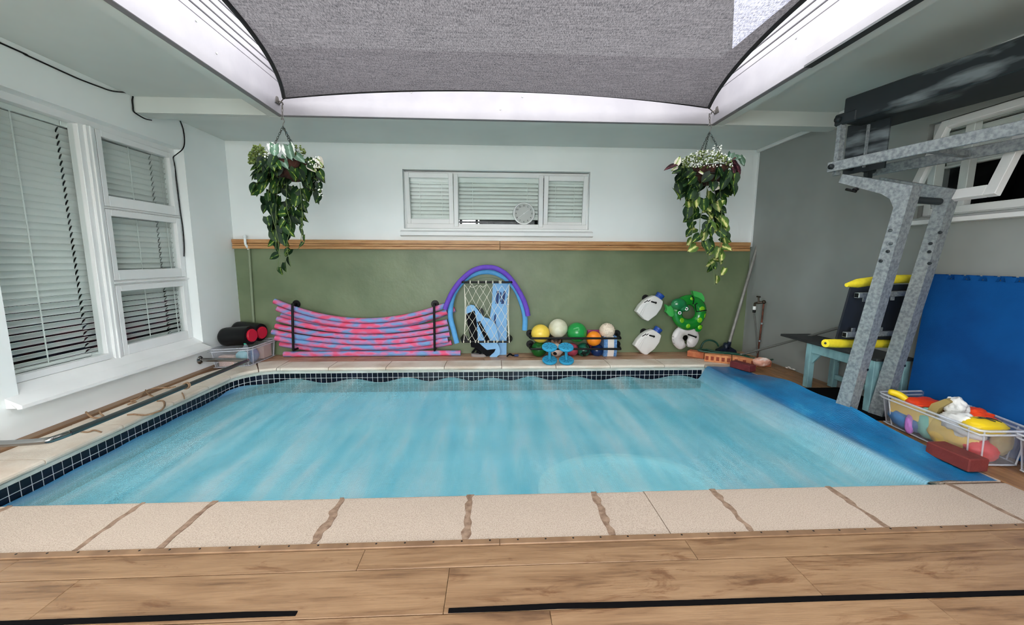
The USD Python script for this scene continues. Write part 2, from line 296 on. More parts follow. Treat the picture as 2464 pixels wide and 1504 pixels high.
# ------------------------------------------------------------------ shapes
def tm(mesh):
    if hasattr(mesh, 'to_mesh'):
        a = mesh.to_mesh(); return np.asarray(a.vert_properties[:, :3], float), np.asarray(a.tri_verts, int)
    if isinstance(mesh, list):
        vs, fs, n = [], [], 0
        for q in mesh:
            v, f = tm(q); vs.append(v); fs.append(f+n); n += len(v)
        return np.vstack(vs), np.vstack(fs)
    if isinstance(mesh, tuple):
        v, f = np.asarray(mesh[0], float), np.asarray(mesh[1], int)
        if f.shape[1] == 4: f = np.vstack([f[:, [0, 1, 2]], f[:, [0, 2, 3]]])
        return v, f
    return np.asarray(mesh.vertices, float), np.asarray(mesh.faces, int)
def box(x0, x1, y0, y1, z0, z1):
    v = np.array([[x, y, z] for x in (x0, x1) for y in (y0, y1) for z in (z0, z1)], float)
    f = np.array([[0, 1, 3], [0, 3, 2], [4, 6, 7], [4, 7, 5], [0, 4, 5], [0, 5, 1], [2, 3, 7], [2, 7, 6], [0, 2, 6], [0, 6, 4], [1, 5, 7], [1, 7, 3]])
    return v, f
def cbox(x0, x1, y0, y1, z0, z1, b=.004):
    """box with chamfered edges"""
    p = []
    for x, sx in ((x0, 1), (x1, -1)):
        for y, sy in ((y0, 1), (y1, -1)):
            for z, sz in ((z0, 1), (z1, -1)):
                p += [(x, y+sy*b, z+sz*b), (x+sx*b, y, z+sz*b), (x+sx*b, y+sy*b, z)]
    return hull(p)
def hull(p): return tm(m3.Manifold.hull_points(np.asarray(p, np.float64).tolist() if False else np.asarray(p, np.float32)))
def beam(a, b, w, h, up=(0, 0, 1), ch=0.):
    """rectangular bar from a to b"""
    a, b = np.asarray(a, float), np.asarray(b, float); L = np.linalg.norm(b-a); d = (b-a)/L
    if np.linalg.norm(np.cross(d, up)) < 1e-3: up = (0, 1, 0)
    s = np.cross(d, up); s /= np.linalg.norm(s); u = np.cross(s, d)
    v, f = cbox(0, L, -w/2, w/2, -h/2, h/2, ch) if ch else box(0, L, -w/2, w/2, -h/2, h/2)
    return a + v[:, :1]*d + v[:, 1:2]*s + v[:, 2:3]*u, f
def smooth_path(pts, n=8):
    p = np.asarray(pts, float); out = []
    q = np.vstack([2*p[0]-p[1], p, 2*p[-1]-p[-2]])
    for i in range(1, len(q)-2):
        for t in np.linspace(0, 1, n, endpoint=False):
            a, b, c_, d = q[i-1:i+3]
            out.append(.5*((2*b)+(-a+c_)*t+(2*a-5*b+4*c_-d)*t*t+(-a+3*b-3*c_+d)*t**3))
    return np.vstack(out+[p[-1]])
def tube(pts, r, seg=10, closed=False, cap=True):
    p = np.asarray(pts, float); n = len(p); r = np.broadcast_to(np.asarray(r, float), n)
    t = np.gradient(p, axis=0) if not closed else np.roll(p, -1, 0)-np.roll(p, 1, 0)
    t /= np.linalg.norm(t, axis=1, keepdims=True)+1e-12
    u = np.cross(t[0], [0, 0, 1.]) if abs(t[0][2]) < .9 else np.cross(t[0], [1., 0, 0]); u /= np.linalg.norm(u)
    V = []
    for i in range(n):
        u = u-t[i]*(u@t[i]); u /= np.linalg.norm(u)+1e-12; w = np.cross(t[i], u)
        a = np.linspace(0, 2*np.pi, seg, endpoint=False)
        V.append(p[i]+r[i]*(np.cos(a)[:, None]*u+np.sin(a)[:, None]*w))
    V = np.vstack(V); F = []
    for i in range(n if closed else n-1):
        j = (i+1) % n
        for k in range(seg):
            l = (k+1) % seg; F += [[i*seg+k, i*seg+l, j*seg+l], [i*seg+k, j*seg+l, j*seg+k]]
    if cap and not closed:
        V = np.vstack([V, p[0], p[-1]]); a, b = len(V)-2, len(V)-1
        for k in range(seg):
            l = (k+1) % seg; F += [[a, l, k], [b, (n-1)*seg+k, (n-1)*seg+l]]
    return V, np.array(F)
def rod(a, b, r, seg=10): return tube([a, b], r, seg)
def lathe(prof, seg=24, axis=(0, 0, 1), at=(0, 0, 0)):
    """profile of (radius, height) turned about axis through at"""
    ax = np.asarray(axis, float); ax /= np.linalg.norm(ax)
    u = np.cross(ax, [0, 0, 1.]) if abs(ax[2]) < .9 else np.array([1., 0, 0]); u = u-ax*(u@ax); u /= np.linalg.norm(u); w = np.cross(ax, u)
    a = np.linspace(0, 2*np.pi, seg, endpoint=False); V, F = [], []
    for r, h in prof: V.append(np.asarray(at)+ax*h+max(r, 1e-5)*(np.cos(a)[:, None]*u+np.sin(a)[:, None]*w))
    for i in range(len(prof)-1):
        for k in range(seg):
            l = (k+1) % seg; F += [[i*seg+k, i*seg+l, (i+1)*seg+l], [i*seg+k, (i+1)*seg+l, (i+1)*seg+k]]
    return np.vstack(V), np.array(F)
def disc(at, axis, r, t, seg=20, b=.003): return lathe([(0, 0), (r-b, 0), (r, b), (r, t-b), (r-b, t), (0, t)], seg, axis, at)
def ball(at, r, sub=3, sc=(1, 1, 1)):
    s = trimesh.creation.icosphere(subdivisions=sub, radius=1.); return s.vertices*r*np.asarray(sc)+np.asarray(at), s.faces
def prism(poly, t, origin, u, v):
    """polygon (2-D) extruded by t along u x v, laid out on the axes u, v from origin"""
    if not isinstance(poly, Polygon): poly = Polygon(poly)
    e = trimesh.creation.extrude_polygon(poly, t, engine='earcut')
    u, v = np.asarray(u, float), np.asarray(v, float); w = np.cross(u, v)
    P = e.vertices; return np.asarray(origin, float)+P[:, :1]*u+P[:, 1:2]*v+P[:, 2:3]*w, e.faces
def rotmesh(mesh, axis, ang, about):
    v, f = tm(mesh); R = trimesh.transformations.rotation_matrix(ang, axis, about); return trimesh.transform_points(v, R), f
def frame_of(o, x, y):
    x = np.asarray(x, float); x /= np.linalg.norm(x); z = np.cross(x, y); z /= np.linalg.norm(z); y = np.cross(z, x)
    m = np.eye(4); m[:3, 0], m[:3, 1], m[:3, 2], m[:3, 3] = x, y, z, o; return m
def slab_with_hole(u0, u1, v0, v1, hu0, hu1, hv0, hv1, put):
    return [put(u0, hu0, v0, v1), put(hu1, u1, v0, v1), put(hu0, hu1, v0, hv0), put(hu0, hu1, hv1, v1)]

# ================================================================== THE SETTING
XL, XR, YB = -2.74, 2.89, 4.37             # faces of the left, right and back walls
YF = -.8                                  # near end of the open court
YN = -1.7                                  # face of the wall behind the camera
# --- left wall, with its window recess
struct('wall_left', slab_with_hole(YN-.2, 4.6, -.3, 2.7, 2.33, 3.795, .2, 2.0, lambda a, b, p, q: box(-2.93, XL, a, b, p, q)), 'white_wall')
struct('wall_right', slab_with_hole(YN-.2, 4.6, -.3, 2.7, 1.90, 2.63, 1.34, 1.945, lambda a, b, p, q: box(XR, 3.08, a, b, p, q)), 'grey_wall')
wb = sgroup('wall_back')
part('upper_wall', slab_with_hole(XL-.1, XR+.1, 1.2, 2.7, -.955, 1.045, 1.372, 1.985, lambda a, b, p, q: box(a, b, YB, 4.56, p, q)), 'white_wall', wb)
part('dado_wall', box(XL-.1, XR+.1, YB, 4.56, -.3, 1.2), 'green_wall', wb)
struct('wall_front', [box(XL-.2, -2.1, YN-.15, YN, -.3, 2.3), box(1.1, XR+.2, YN-.15, YN, -.3, 2.3), box(-2.1, 1.1, YN-.15, YN, 2.05, 2.3)], 'white_wall')   # unseen opening added behind the camera to let in fill light
struct('ground', box(-14, 14, -22, YN, -.35, -.06), 'cement')  # unseen slab added outside the opening, keeps sky light from shining up
# --- ceilings around the open court, the ring beam and its fascia
ce = sgroup('ceiling')
part('soffit', box(-2.95, -1.755, YN-.2, 3.47, 2.265, 2.36), 'ceiling_paint', ce)
part('soffit', box(1.90, 3.1, YN-.2, 3.47, 2.265, 2.36), 'ceiling_paint', ce)
part('soffit', box(-2.95, 3.1, 3.46, 4.6, 2.238, 2.36), 'ceiling_paint', ce)
part('soffit', box(-2.95, 3.1, YN-.2, YF, 2.262, 2.37), 'ceiling_paint', ce)
part('beam', box(-2.75, 2.9, YF-.14, YF, 2.15, 2.66), 'fascia_paint', ce)
part('beam', box(-2.75, 2.9, 3.366, 3.462, 2.15, 2.3), 'ceiling_paint', ce)
part('bulkhead_face', [box(-2.75, -1.755, 3.33, 3.37, 2.15, 2.3), box(1.90, 2.9, 3.33, 3.37, 2.15, 2.3)], 'ceiling_paint', ce)
part('beam', box(-1.755, -1.682, YN, 3.37, 2.152, 2.34), 'ceiling_paint', ce)
part('beam', box(1.832, 1.90, YN, 3.37, 2.152, 2.34), 'ceiling_paint', ce)
fa = sgroup('trim_2')
part('fascia_board', cbox(-1.68, -1.64, YN, 3.33, 2.15, 2.385, .003), 'fascia_paint', fa)
part('fascia_board', cbox(1.79, 1.83, YN, 3.33, 2.15, 2.385, .003), 'fascia_paint', fa)
part('fascia_board', cbox(-1.68, 1.83, 3.33, 3.366, 2.15, 2.65, .003), 'fascia_paint', fa)
for x0, x1 in ((-1.70, -1.652), (1.802, 1.85)):
    for k in range(5):
        part('cladding_board', cbox(x0, x1, YN, 3.33, 2.395+k*.05, 2.440+k*.05, .004), 'fascia_paint', fa)
    part('backing_board', box(x0-.03 if x0 < 0 else x0+.02, x1-.02 if x0 < 0 else x1+.03, YN, 3.33, 2.38, 2.65), 'fascia_paint', fa)
nails = []
for px, py in ((472, 50), (521, 128)): p = onX(px, py, -1.64); nails.append(disc(p, (1, 0, 0), .006, .004, 8, .001))
for px, py in ((1915, 92), (1838, 33)): p = onX(px, py, 1.79); nails.append(disc(p, (-1, 0, 0), .006, .004, 8, .001))
for px, py in ((1204, 263), (1257, 233), (990, 222)): p = onY(px, py, 3.33); nails.append(disc(p, (0, -1, 0), .006, .004, 8, .001))
part('nail_heads', nails, 'cement', fa, kind='stuff')
struct('trim_3', [cbox(2.855, 2.895, YN, 3.33, 2.232, 2.27, .006), cbox(2.86, 2.895, 3.45, YB, 2.21, 2.242, .006)], 'white_paint')
# --- back dado rail
dr = sgroup('trim_1')
for a, b in ((XL+.006, .07), (.073, XR-.03)):
    part('rail_board', [cbox(a, b, 4.325, YB+.01, 1.206, 1.246, .003), cbox(a, b, 4.331, YB+.01, 1.183, 1.2025, .003), cbox(a, b, 4.326, YB+.01, 1.148, 1.1795, .004)], 'pine', dr); part('rail_back', box(a, b, 4.345, YB+.01, 1.150, 1.244), 'deck_dark', dr)
knots = [disc(onY(x, y, 4.3252), (0, -1, 0), r, .0012, 10, .0004) for x, y, r in ((1464, 590, .011), (1005, 586, .006), (1283, 583, .005), (1392, 583, .005))]
part('knots', knots, 'deck_dark', dr, kind='stuff')

struct('trim_4', box(XR-.0025, XR+.001, 4.345, YB, 1.2, 2.24), 'white_paint')
# --- near deck: oak boards running across
fl = sgroup('floor')
part('sub_floor', [box(XL, XR, YN, 1.368, -.2, -.016), box(XL-.1, -2.60, 1.2, 4.5, -.3, -.05), box(-2.7, XR+.1, 4.0, 4.5, -.3, -.05), box(2.4, XR+.1, 1.2, 4.5, -.3, -.05)], 'mortar', fl)
rows = [(1.238, 1.335, (-2.74, -1.66, -.468, .722, 1.93, 2.89)), (1.058, 1.236, (-2.74, -1.36, -.152, 1.04, 2.24, 2.89)), (.878, 1.056, (-2.74, -2.2, -1.02, .168, 1.36, 2.55, 2.89)),
        (.698, .876, (-2.74, -1.5, -.3, .9, 2.1, 2.89)), (.518, .696, (-2.74, -.9, .3, 1.5, 2.89)), (.3, .516, (-2.74, 0, 2.89)), (YN, .298, (-2.74, 2.89))]
for y0, y1, xs in rows:
    for a, b in zip(xs[:-1], xs[1:]):
        part('plank', cbox(a+.0006, b-.0006, y0+.0005, y1-.0005, -.016, 0, .0012), 'oak', fl)
def deck_row(y0, y1, xs, m, z=-.002, name='plank'):
    for a, b in zip(xs[:-1], xs[1:]): part(name, cbox(a+.001, b-.001, y0+.001, y1-.001, z-.03, z, .002), m, fl)
deck_row(4.045, 4.205, (-2.66, -1.45, -.1, 1.2, 2.45), 'deck_wood'); deck_row(4.207, YB, (-2.74, -2.1, -.75, .55, 1.8, XR), 'deck_wood')
for x0, x1, ys in ((2.452, 2.60, (1.37, 2.3, 3.3, 4.2)), (2.602, 2.745, (1.37, 1.9, 2.9, 3.9, 4.2)), (2.747, XR, (1.37, 2.5, 3.5, 4.2))):
    for a, b in zip(ys[:-1], ys[1:]):
        xf = frame_of(np.array([(x0+x1)/2, a, -.002]), (0, 1, 0), (-1, 0, 0)); h = (x1-x0)/2-.001
        part('plank', cbox(.001, b-a-.001, -h, h, -.03, 0, .002), 'deck_dark', fl, xf=xf)
part('edge_strip', cbox(XL, -2.672, 1.2, 4.05, -.03, .014, .003), 'strip_wood', fl)
ts = part('edge_trim', [cbox(-2.74, .0215, 1.337, 1.367, -.01, .005, .002), cbox(.0225, 2.89, 1.337, 1.367, -.01, .005, .002)], 'strip_wood', fl)
sx = [-2.3, -2.05]+[round(-1.8+.105*k, 3) for k in range(38)]
part('trim_screws', [disc((x, 1.357, .0045), (0, 0, 1), .0038, .0012, 8, .0004) for x in sx], 'black', ts, kind='stuff')

# --- pool: coping stones, waterline tiles, basin, water
TL, TR, TN, TF, RC = -2.37, 2.15, 1.645, 3.82, .30      # tile planes left, right, near, far; corner radius
def rim_path(n_arc=10):
    """waterline from the near left corner up the left side, round the far left corner and along the far side"""
    p = [(TL, y) for y in np.linspace(TN, TF-RC, 40)]
    p += [(TL+RC-RC*math.cos(a), TF-RC+RC*math.sin(a)) for a in np.linspace(0, math.pi/2, n_arc+1)[1:]]
    return np.array(p+[(x, TF) for x in np.linspace(TL+RC, TR, 90)[1:]])
RP = rim_path(); RS = np.concatenate([[0], np.cumsum(np.linalg.norm(np.diff(RP, axis=0), axis=1))])
def rim_at(s):
    x, y = np.interp(s, RS, RP[:, 0]), np.interp(s, RS, RP[:, 1]); e = .012
    t = np.array([np.interp(s+e, RS, RP[:, 0])-np.interp(s-e, RS, RP[:, 0]), np.interp(s+e, RS, RP[:, 1])-np.interp(s-e, RS, RP[:, 1])]); t /= np.linalg.norm(t)
    return np.array([x, y]), t, np.array([-t[1], t[0]])        # point, direction, outward
def coping_piece(s0, s1, width, path, n=6, lift=0.):
    prof = [(-.020, -.016), (-.0165, -.006), (-.008, -.0012), (.002, 0), (width-.003, 0), (width, -.003), (width, -.042), (-.008, -.036), (-.0175, -.026)]
    V, k = [], len(prof)
    for s in np.linspace(s0, s1, n):
        p, t, o = path(s); w = width(s) if callable(width) else width
        for a, z in prof: V.append([p[0]+o[0]*a, p[1]+o[1]*a, z+lift])
    F = []
    for i in range(n-1):
        for j in range(k):
            l = (j+1) % k; F += [[i*k+j, (i+1)*k+j, (i+1)*k+l], [i*k+j, (i+1)*k+l, i*k+l]]
    for i, rev in ((0, False), (n-1, True)):
        for j in range(1, k-1): F.append([i*k, i*k+j+1, i*k+j] if rev else [i*k, i*k+j, i*k+j+1])
    return np.array(V), np.array(F)
co = sgroup('pool_coping')
near_path = lambda s: (np.array([s, TN]), np.array([1., 0]), np.array([0, -1.]))
right_path = lambda s: (np.array([TR, s]), np.array([0., -1]), np.array([1., 0]))
nx = [-2.74, -2.06, -1.515, -1.215, -.668, -.107, .455, .684, 1.007, 1.56, 2.158, 2.45]
for a, b in zip(nx[:-1], nx[1:]):
    g = .0015 if b in (.684,) or a in (.684,) else .006
    part('coping_stone', coping_piece(a+g, b-g, .279, near_path, 2, rng.uniform(-.0015, .001)), 'coping', co)
LA = TF-RC-TN; ARC = RC*math.pi/2
ls = [.03, .42, .86, 1.26, 1.62, LA+.02, LA+ARC*.62, LA+ARC-.02]
fx = [-2.055, -1.60, -1.05, -.484, .08, .62, 1.168, 1.72, 2.15]
fs = [LA+ARC+(x-(TL+RC)) for x in fx]
for a, b in zip(ls[:-1], ls[1:]): part('coping_stone', coping_piece(a+.004, b-.004, .296, rim_at, 8, rng.uniform(-.001, .002)), 'coping_far', co)
for a, b in zip([ls[-1]]+fs[:-1], fs): part('coping_stone', coping_piece(a+.003, b-.003, .222, rim_at, 3, rng.uniform(-.001, .002)), 'coping_far', co)
for a, b in zip((1.668, 2.2, 2.75, 3.3), (2.2, 2.75, 3.3, 3.82)): part('coping_stone', coping_piece(a+.004, b-.004, .298, right_path, 2), 'coping', co)
part('coping_stone', cbox(TR+.003, 2.448, TF+.003, 4.042, -.042, 0, .004), 'coping_far', co)
for x, w_ in ((-2.06, .010), (-1.515, .009), (-1.215, .010), (-.668, .013), (-.107, .013), (.455, .012), (1.007, .011), (1.56, .010), (2.158, .009)):
    yy = np.linspace(1.372, 1.658, 22); jl = [w_*(.45+1.3*meshkit.noise(np.array([x*9, y*34, 0.]), 3)) for y in yy]; jr = [w_*(.35+1.5*meshkit.noise(np.array([x*9, y*30, 5.]), 4)) for y in yy]
    part('mortar_smear', prism(Polygon([(x-a, y) for a, y in zip(jl, yy)]+[(x+a, y) for a, y in zip(jr[::-1], yy[::-1])]), .0022, (0, 0, -.001), (1, 0, 0), (0, 1, 0)), 'smear', co)
part('mortar_bed', [box(-2.74, 2.45, 1.368, TN-.01, -.05, -.008), box(-2.672, TL-.012, TN, TF+.2, -.05, -.008), box(-2.66, TR, TF+.012, 4.043, -.05, -.008), box(TR+.01, 2.45, TN, 4.043, -.05, -.008),
                    prism(Polygon([(TL-.02, TF-RC)]+[(TL+RC-(RC+.012)*math.cos(a), TF-RC+(RC+.012)*math.sin(a)) for a in np.linspace(0, math.pi/2, 12)]+[(TL+RC, TF+.03), (TL-.02, TF+.03)]), .042, (0, 0, -.05), (1, 0, 0), (0, 1, 0))], 'mortar', co)
pb = sgroup('pool_basin')
def wall_strip(off, z0, z1):
    V, F = [], []
    for i, s in enumerate(np.linspace(0, RS[-1], 200)):
        p, t, o = rim_at(s); q = p+o*off; V += [[q[0], q[1], z0], [q[0], q[1], z1]]
        if i: F += [[2*i-2, 2*i, 2*i+1], [2*i-2, 2*i+1, 2*i-1]]
    return np.array(V), np.array(F)
part('grout_wall', wall_strip(.001, -.21, -.05), 'grout', pb)
part('cement_band', wall_strip(-.006, -.057, -.028), 'cement', pb)
ZT, PT = -.058, .0494
def tile_mesh(s, z):
    p, t, o = rim_at(s); a = PT/2-.0024; b = .0008; V = []
    for d, k in ((.004, 0), (-.0004, 0), (-.0010, b)):
        for u, v in ((-a+k, -a+k), (a-k, -a+k), (a-k, a-k), (-a+k, a-k)): V.append([p[0]+t[0]*u+o[0]*d, p[1]+t[1]*u+o[1]*d, z+v])
    F = []
    for r in (0, 4):
        for k in range(4): l = (k+1) % 4; F += [[r+k, r+l, r+4+l], [r+k, r+4+l, r+4+k]]
    return np.array(V), np.array(F+[[8, 9, 10], [8, 10, 11]])
ntile = int(RS[-1]/PT)
rest = []
for r in range(4):
    for k in range(ntile):
        m_ = tile_mesh(.018+PT*(k+.5), ZT-PT*(r+.5))
        if r < 2 or (r == 2 and k < 38): part('tile', m_, 'tile', pb)
        else: rest.append(m_)
part('tile_course', rest, 'tile', pb, kind='stuff')
part('basin_shell', [wall_strip(.012, -1.05, -.2), box(TL-.1, TR+.1, TN-.1, TF+.1, -1.1, -1.0), box(TL-.05, TR+.05, TN-.08, TN, -1.05, -.05), box(TR, TR+.08, TN-.05, TF+.05, -1.05, -.045)], 'basin', pb)
def ell(cx, cy, rx, ry, z0, z1, m, name, ym=TN-.01, rim=False):
    e = affinity.scale(Point(cx, cy).buffer(1., 48), rx, ry).intersection(Polygon([(TL, ym), (TR+.02, ym), (TR+.02, TF), (TL, TF)]))
    if rim: e = e.difference(e.buffer(-.05))
    for q in getattr(e, 'geoms', [e]): part(name, prism(q, z1-z0, (0, 0, z0), (1, 0, 0), (0, 1, 0)), m, pb)
ell(1.02, 1.6, 1.25, .62, -1.02, -.36, 'basin_step', 'step'); ell(1.02, 1.6, 1.25, .62, -.4, -.34, 'basin_edge', 'step_edge', rim=True)
ell(.98, 2.62, .66, .5, -1.02, -.62, 'basin_step', 'step'); ell(.98, 2.62, .66, .5, -.66, -.58, 'basin_edge', 'step_edge', rim=True)
w = struct('pool_water', box(TL+.002, TR-.002, TN+.003, TF-.002, -.165, -.164), 'water', cat='water', label='still clear pool water under the blue bubble cover')

# --- shade sail across the court
sz = 2.25
P0, P1, P2, P3 = np.array([-1.583, 3.262]), np.array([1.718, 3.262]), np.array([1.70, .35]), np.array([-1.57, .35])
def edge(a, b, sag, t): n = np.array([-(b-a)[1], (b-a)[0]]); n /= np.linalg.norm(n); return a+(b-a)*t+n*(sag*4*t*(1-t))
eb = lambda t: edge(P0, P1, -.225, t); er = lambda t: edge(P1, P2, -.27, t); ef = lambda t: edge(P3, P2, .2, t); el = lambda t: edge(P0, P3, .335, t)
NU, NV = 110, 90; SV = np.zeros((NV+1, NU+1, 3))
for j in range(NV+1):
    v = j/NV
    for i in range(NU+1):
        u = i/NU
        p = (1-v)*eb(u)+v*ef(u)+(1-u)*el(v)+u*er(v)-((1-u)*(1-v)*P0+u*(1-v)*P1+(1-u)*v*P3+u*v*P2)
        SV[j, i] = (p[0], p[1], sz-.03*math.sin(math.pi*u)*math.sin(math.pi*v)+.004*math.sin(7*u+3*v))
idx = np.arange((NV+1)*(NU+1)).reshape(NV+1, NU+1)
quads = np.stack([idx[:-1, :-1], idx[:-1, 1:], idx[1:, 1:], idx[1:, :-1]], -1).reshape(-1, 4)
SVf = SV.reshape(-1, 3); ta = onZ(1762, 118, sz)[:2]; tb = onZ(1767, 0, sz)[:2]; tc = onZ(1905, 0, sz)[:2]
sl = thing('shade_sail', 'grey knitted shade sail stretched between the white fascias over the pool', 'shade sail')
tris = np.vstack([quads[:, [0, 1, 2]], quads[:, [0, 2, 3]]])
def half(v, f, a, b, keep):
    d = b-a; n = np.array([-d[1], d[0], 0.])*keep; r_ = trimesh.intersections.slice_faces_plane(v, f, n, [a[0], a[1], sz]); return r_[0], r_[1]
k1 = 1 if (tb-ta)[0]*(tc-ta)[1]-(tb-ta)[1]*(tc-ta)[0] > 0 else -1
v1, f1 = half(SVf, tris, ta, tb, k1); v2, f2 = half(SVf, tris, ta, tb, -k1); v3, f3 = half(v1, f1, ta, tc, -k1); v4, f4 = half(v1, f1, ta, tc, k1)
part('cloth', [(v2, f2), (v4, f4)], 'sail', sl, smooth=True)
part('thin_panel', (v3, f3), 'sail_thin', sl, smooth=True, label='paler single layer of cloth near the right edge')
def edge3(fn): return np.array([[*fn(t), sz+.001] for t in np.linspace(.004, .996, 60)])
for fn, w_ in ((el, .013), (er, .013), (eb, .006), (ef, .013)):
    part('edge_webbing', tube(edge3(fn), w_, 6), 'sail_edge', sl)
for P, wall in ((P0, -1.64), (P1, 1.79)):
    sg = 1 if wall > 0 else -1
    a = np.array([P[0], P[1], sz]); e = np.array([wall-sg*.012, 3.30, 2.235])
    q = part('corner_tie', tube([a+(-sg*.03, -.02, 0), a, e], .004, 6), 'chain', sl)
    part('corner_plate', [prism([(-.035, -.02), (.035, -.02), (.012, .03), (-.012, .03)], .004, e+(sg*.008, -.03, .0), (0, 1, 0), (0, 0, 1)), tube(smooth_path([e+(-sg*.0, -.025, .004), e+(-sg*.018, -.01, -.004), e+(-sg*.012, .012, -.012)], 5), .004, 6), rod(e+(sg*.01, .0, -.01), e+(-sg*.03, -.045, -.02), .003, 6)], 'chain', sl)

# --- windows
def frame_rect(put, a0, a1, b0, b1, w, d0, d1, ch=.003):
    """four bars round a rectangle: w = widths (a0 side, a1 side, bottom, top); put(a, a, b, b, d, d) makes a bar"""
    return [put(a0, a0+w[0], b0, b1, d0, d1), put(a1-w[1], a1, b0, b1, d0, d1), put(a0+w[0], a1-w[1], b0, b0+w[2], d0, d1), put(a0+w[0], a1-w[1], b1-w[3], b1, d0, d1)]
putx = lambda y0, y1, z0, z1, x0, x1: cbox(x0, x1, y0, y1, z0, z1, .003)
puty = lambda x0, x1, z0, z1, y0, y1: cbox(x0, x1, y0, y1, z0, z1, .003)
w1 = sgroup('window_1')
part('frame', frame_rect(putx, 2.32, 3.80, .28, 2.01, (.015, .03, .035, .055), -2.90, -2.825)+[putx(2.33, 2.975, .31, .352, -2.87, -2.815)], 'white_paint', w1)
part('mullion', [putx(2.975, 3.078, .3, 1.96, -2.90, -2.83), putx(3.012, 3.076, .3, 1.96, -2.84, -2.812), putx(3.035, 3.05, .3, 1.96, -2.83, -2.804)], 'white_paint', w1)
part('transom', [putx(3.07, 3.79, .84, .882, -2.90, -2.826), putx(3.07, 3.80, .856, .868, -2.84, -2.806)], 'white_paint', w1)
part('transom', [putx(3.07, 3.79, 1.402, 1.426, -2.90, -2.826), putx(3.07, 3.79, 1.409, 1.418, -2.84, -2.812)], 'white_paint', w1)
for z0, z1, wt in ((1.424, 1.957, .044), (.881, 1.402, .046), (.308, .842, .046)):
    s = part('sash', frame_rect(putx, 3.083, 3.778, z0, z1, (.040, .050, .076, wt), -2.862, -2.815), 'white_paint', w1)
    part('pane', box(-2.846, -2.842, 3.12, 3.73, z0+.07, z1-.04), 'pane', s)
part('pane', box(-2.862, -2.858, 2.335, 2.98, .34, 1.95), 'pane', w1)
part('sill', (lambda P: (np.array([[x, y, z] for y in (2.262, 3.772) for x, z in P]), np.array([[0, i, i+1] for i in range(1, len(P)-1)]+[[len(P), len(P)+i+1, len(P)+i] for i in range(1, len(P)-1)]+[t for i in range(len(P)) for j in [(i+1) % len(P)] for t in ([i, len(P)+i, len(P)+j], [i, len(P)+j, j])])))([(-2.7395, .2625), (-2.652, .2215), (-2.652, .201), (-2.680, .197), (-2.684, .204), (-2.7395, .203)]), 'white_paint', w1)
part('sill_bed', (lambda P: (np.array([[x, y, z] for y in (2.33, 3.795) for x, z in P]), np.array([[0, i, i+1] for i in range(1, len(P)-1)]+[[len(P), len(P)+i+1, len(P)+i] for i in range(1, len(P)-1)]+[t for i in range(len(P)) for j in [(i+1) % len(P)] for t in ([i, len(P)+i, len(P)+j], [i, len(P)+j, j])])))([(-2.93, .318), (-2.82, .308), (-2.739, .262), (-2.739, .2), (-2.93, .2)]), 'white_paint', w1)

def blind(label, put_slat, zs, head, rail, cords, group=None):
    t = thing('venetian_blind', label, 'blind', group=group)
    part('headrail', head, 'slat', t)
    for z in zs: part('slat', put_slat(z), 'slat', t, smooth=30)
    part('bottom_rail', rail, 'slat', t)
    for q in cords: part('ladder_cord', q, 'white_plastic' if False else 'slat', t)
    return t
def slat_profile(wid, tilt, crown=.008, n=7):
    """cross-section of a curved slat, (depth towards the room, height)"""
    a = np.linspace(-wid/2, wid/2, n); h = crown*(1-(2*a/wid)**2); top = np.stack([a, h], 1); P = np.vstack([top, top[::-1]-[0, .0022]])
    R = np.array([[math.cos(tilt), -math.sin(tilt)], [math.sin(tilt), math.cos(tilt)]]); return P@R.T
def slat_x(X, y0, y1, tilt, z):
    P = slat_profile(.05, tilt); k = len(P)
    V = np.array([[X+a, y, z+h] for y in (y0, y1) for a, h in P])
    F = [t for i in range(k) for j in [(i+1) % k] for t in ([i, k+i, k+j], [i, k+j, j])]+[[0, i+1, i] for i in range(1, k-1)]+[[k, k+i, k+i+1] for i in range(1, k-1)]
    return V, np.array(F)
def slat_y(Y, x0, x1, tilt, z):
    v, f = slat_x(0, x0, x1, tilt, z); return np.stack([v[:, 1], Y-v[:, 0], v[:, 2]], 1), f
XB = -2.925
zb = lambda y: [round(.386+.0432*k, 4) for k in range(36)]
tl_ = lambda z: math.radians(62 if z > .86 else 62-22*(.86-z)/.48)
for lab, y0, y1, dz, cord, rz in (('wide closed white blind filling most of the tall left window pane', 2.05, 2.929, 0., (2.20, 2.66), .35),
                     ('narrow white blind behind the mullion and the three stacked sashes', 2.932, 3.655, -.004, (3.05, 3.44), .33),
                     ('sliver of white blind at the inner end of the left window', 3.658, 3.80, .003, (3.74,), .33)):
    blind(lab, lambda z, y0=y0, y1=y1: slat_x(XB, y0, y1, tl_(z), z), [z+dz for z in zb(0)], cbox(XB-.03, XB+.03, y0, y1, 1.925, 1.975, .003), cbox(XB-.026, XB+.026, y0, y1,   .346+dz, .364+dz, .003),
          [box(XB+.014, XB+.016, y-.004, y+.004, .36, 1.93) for y in cord])

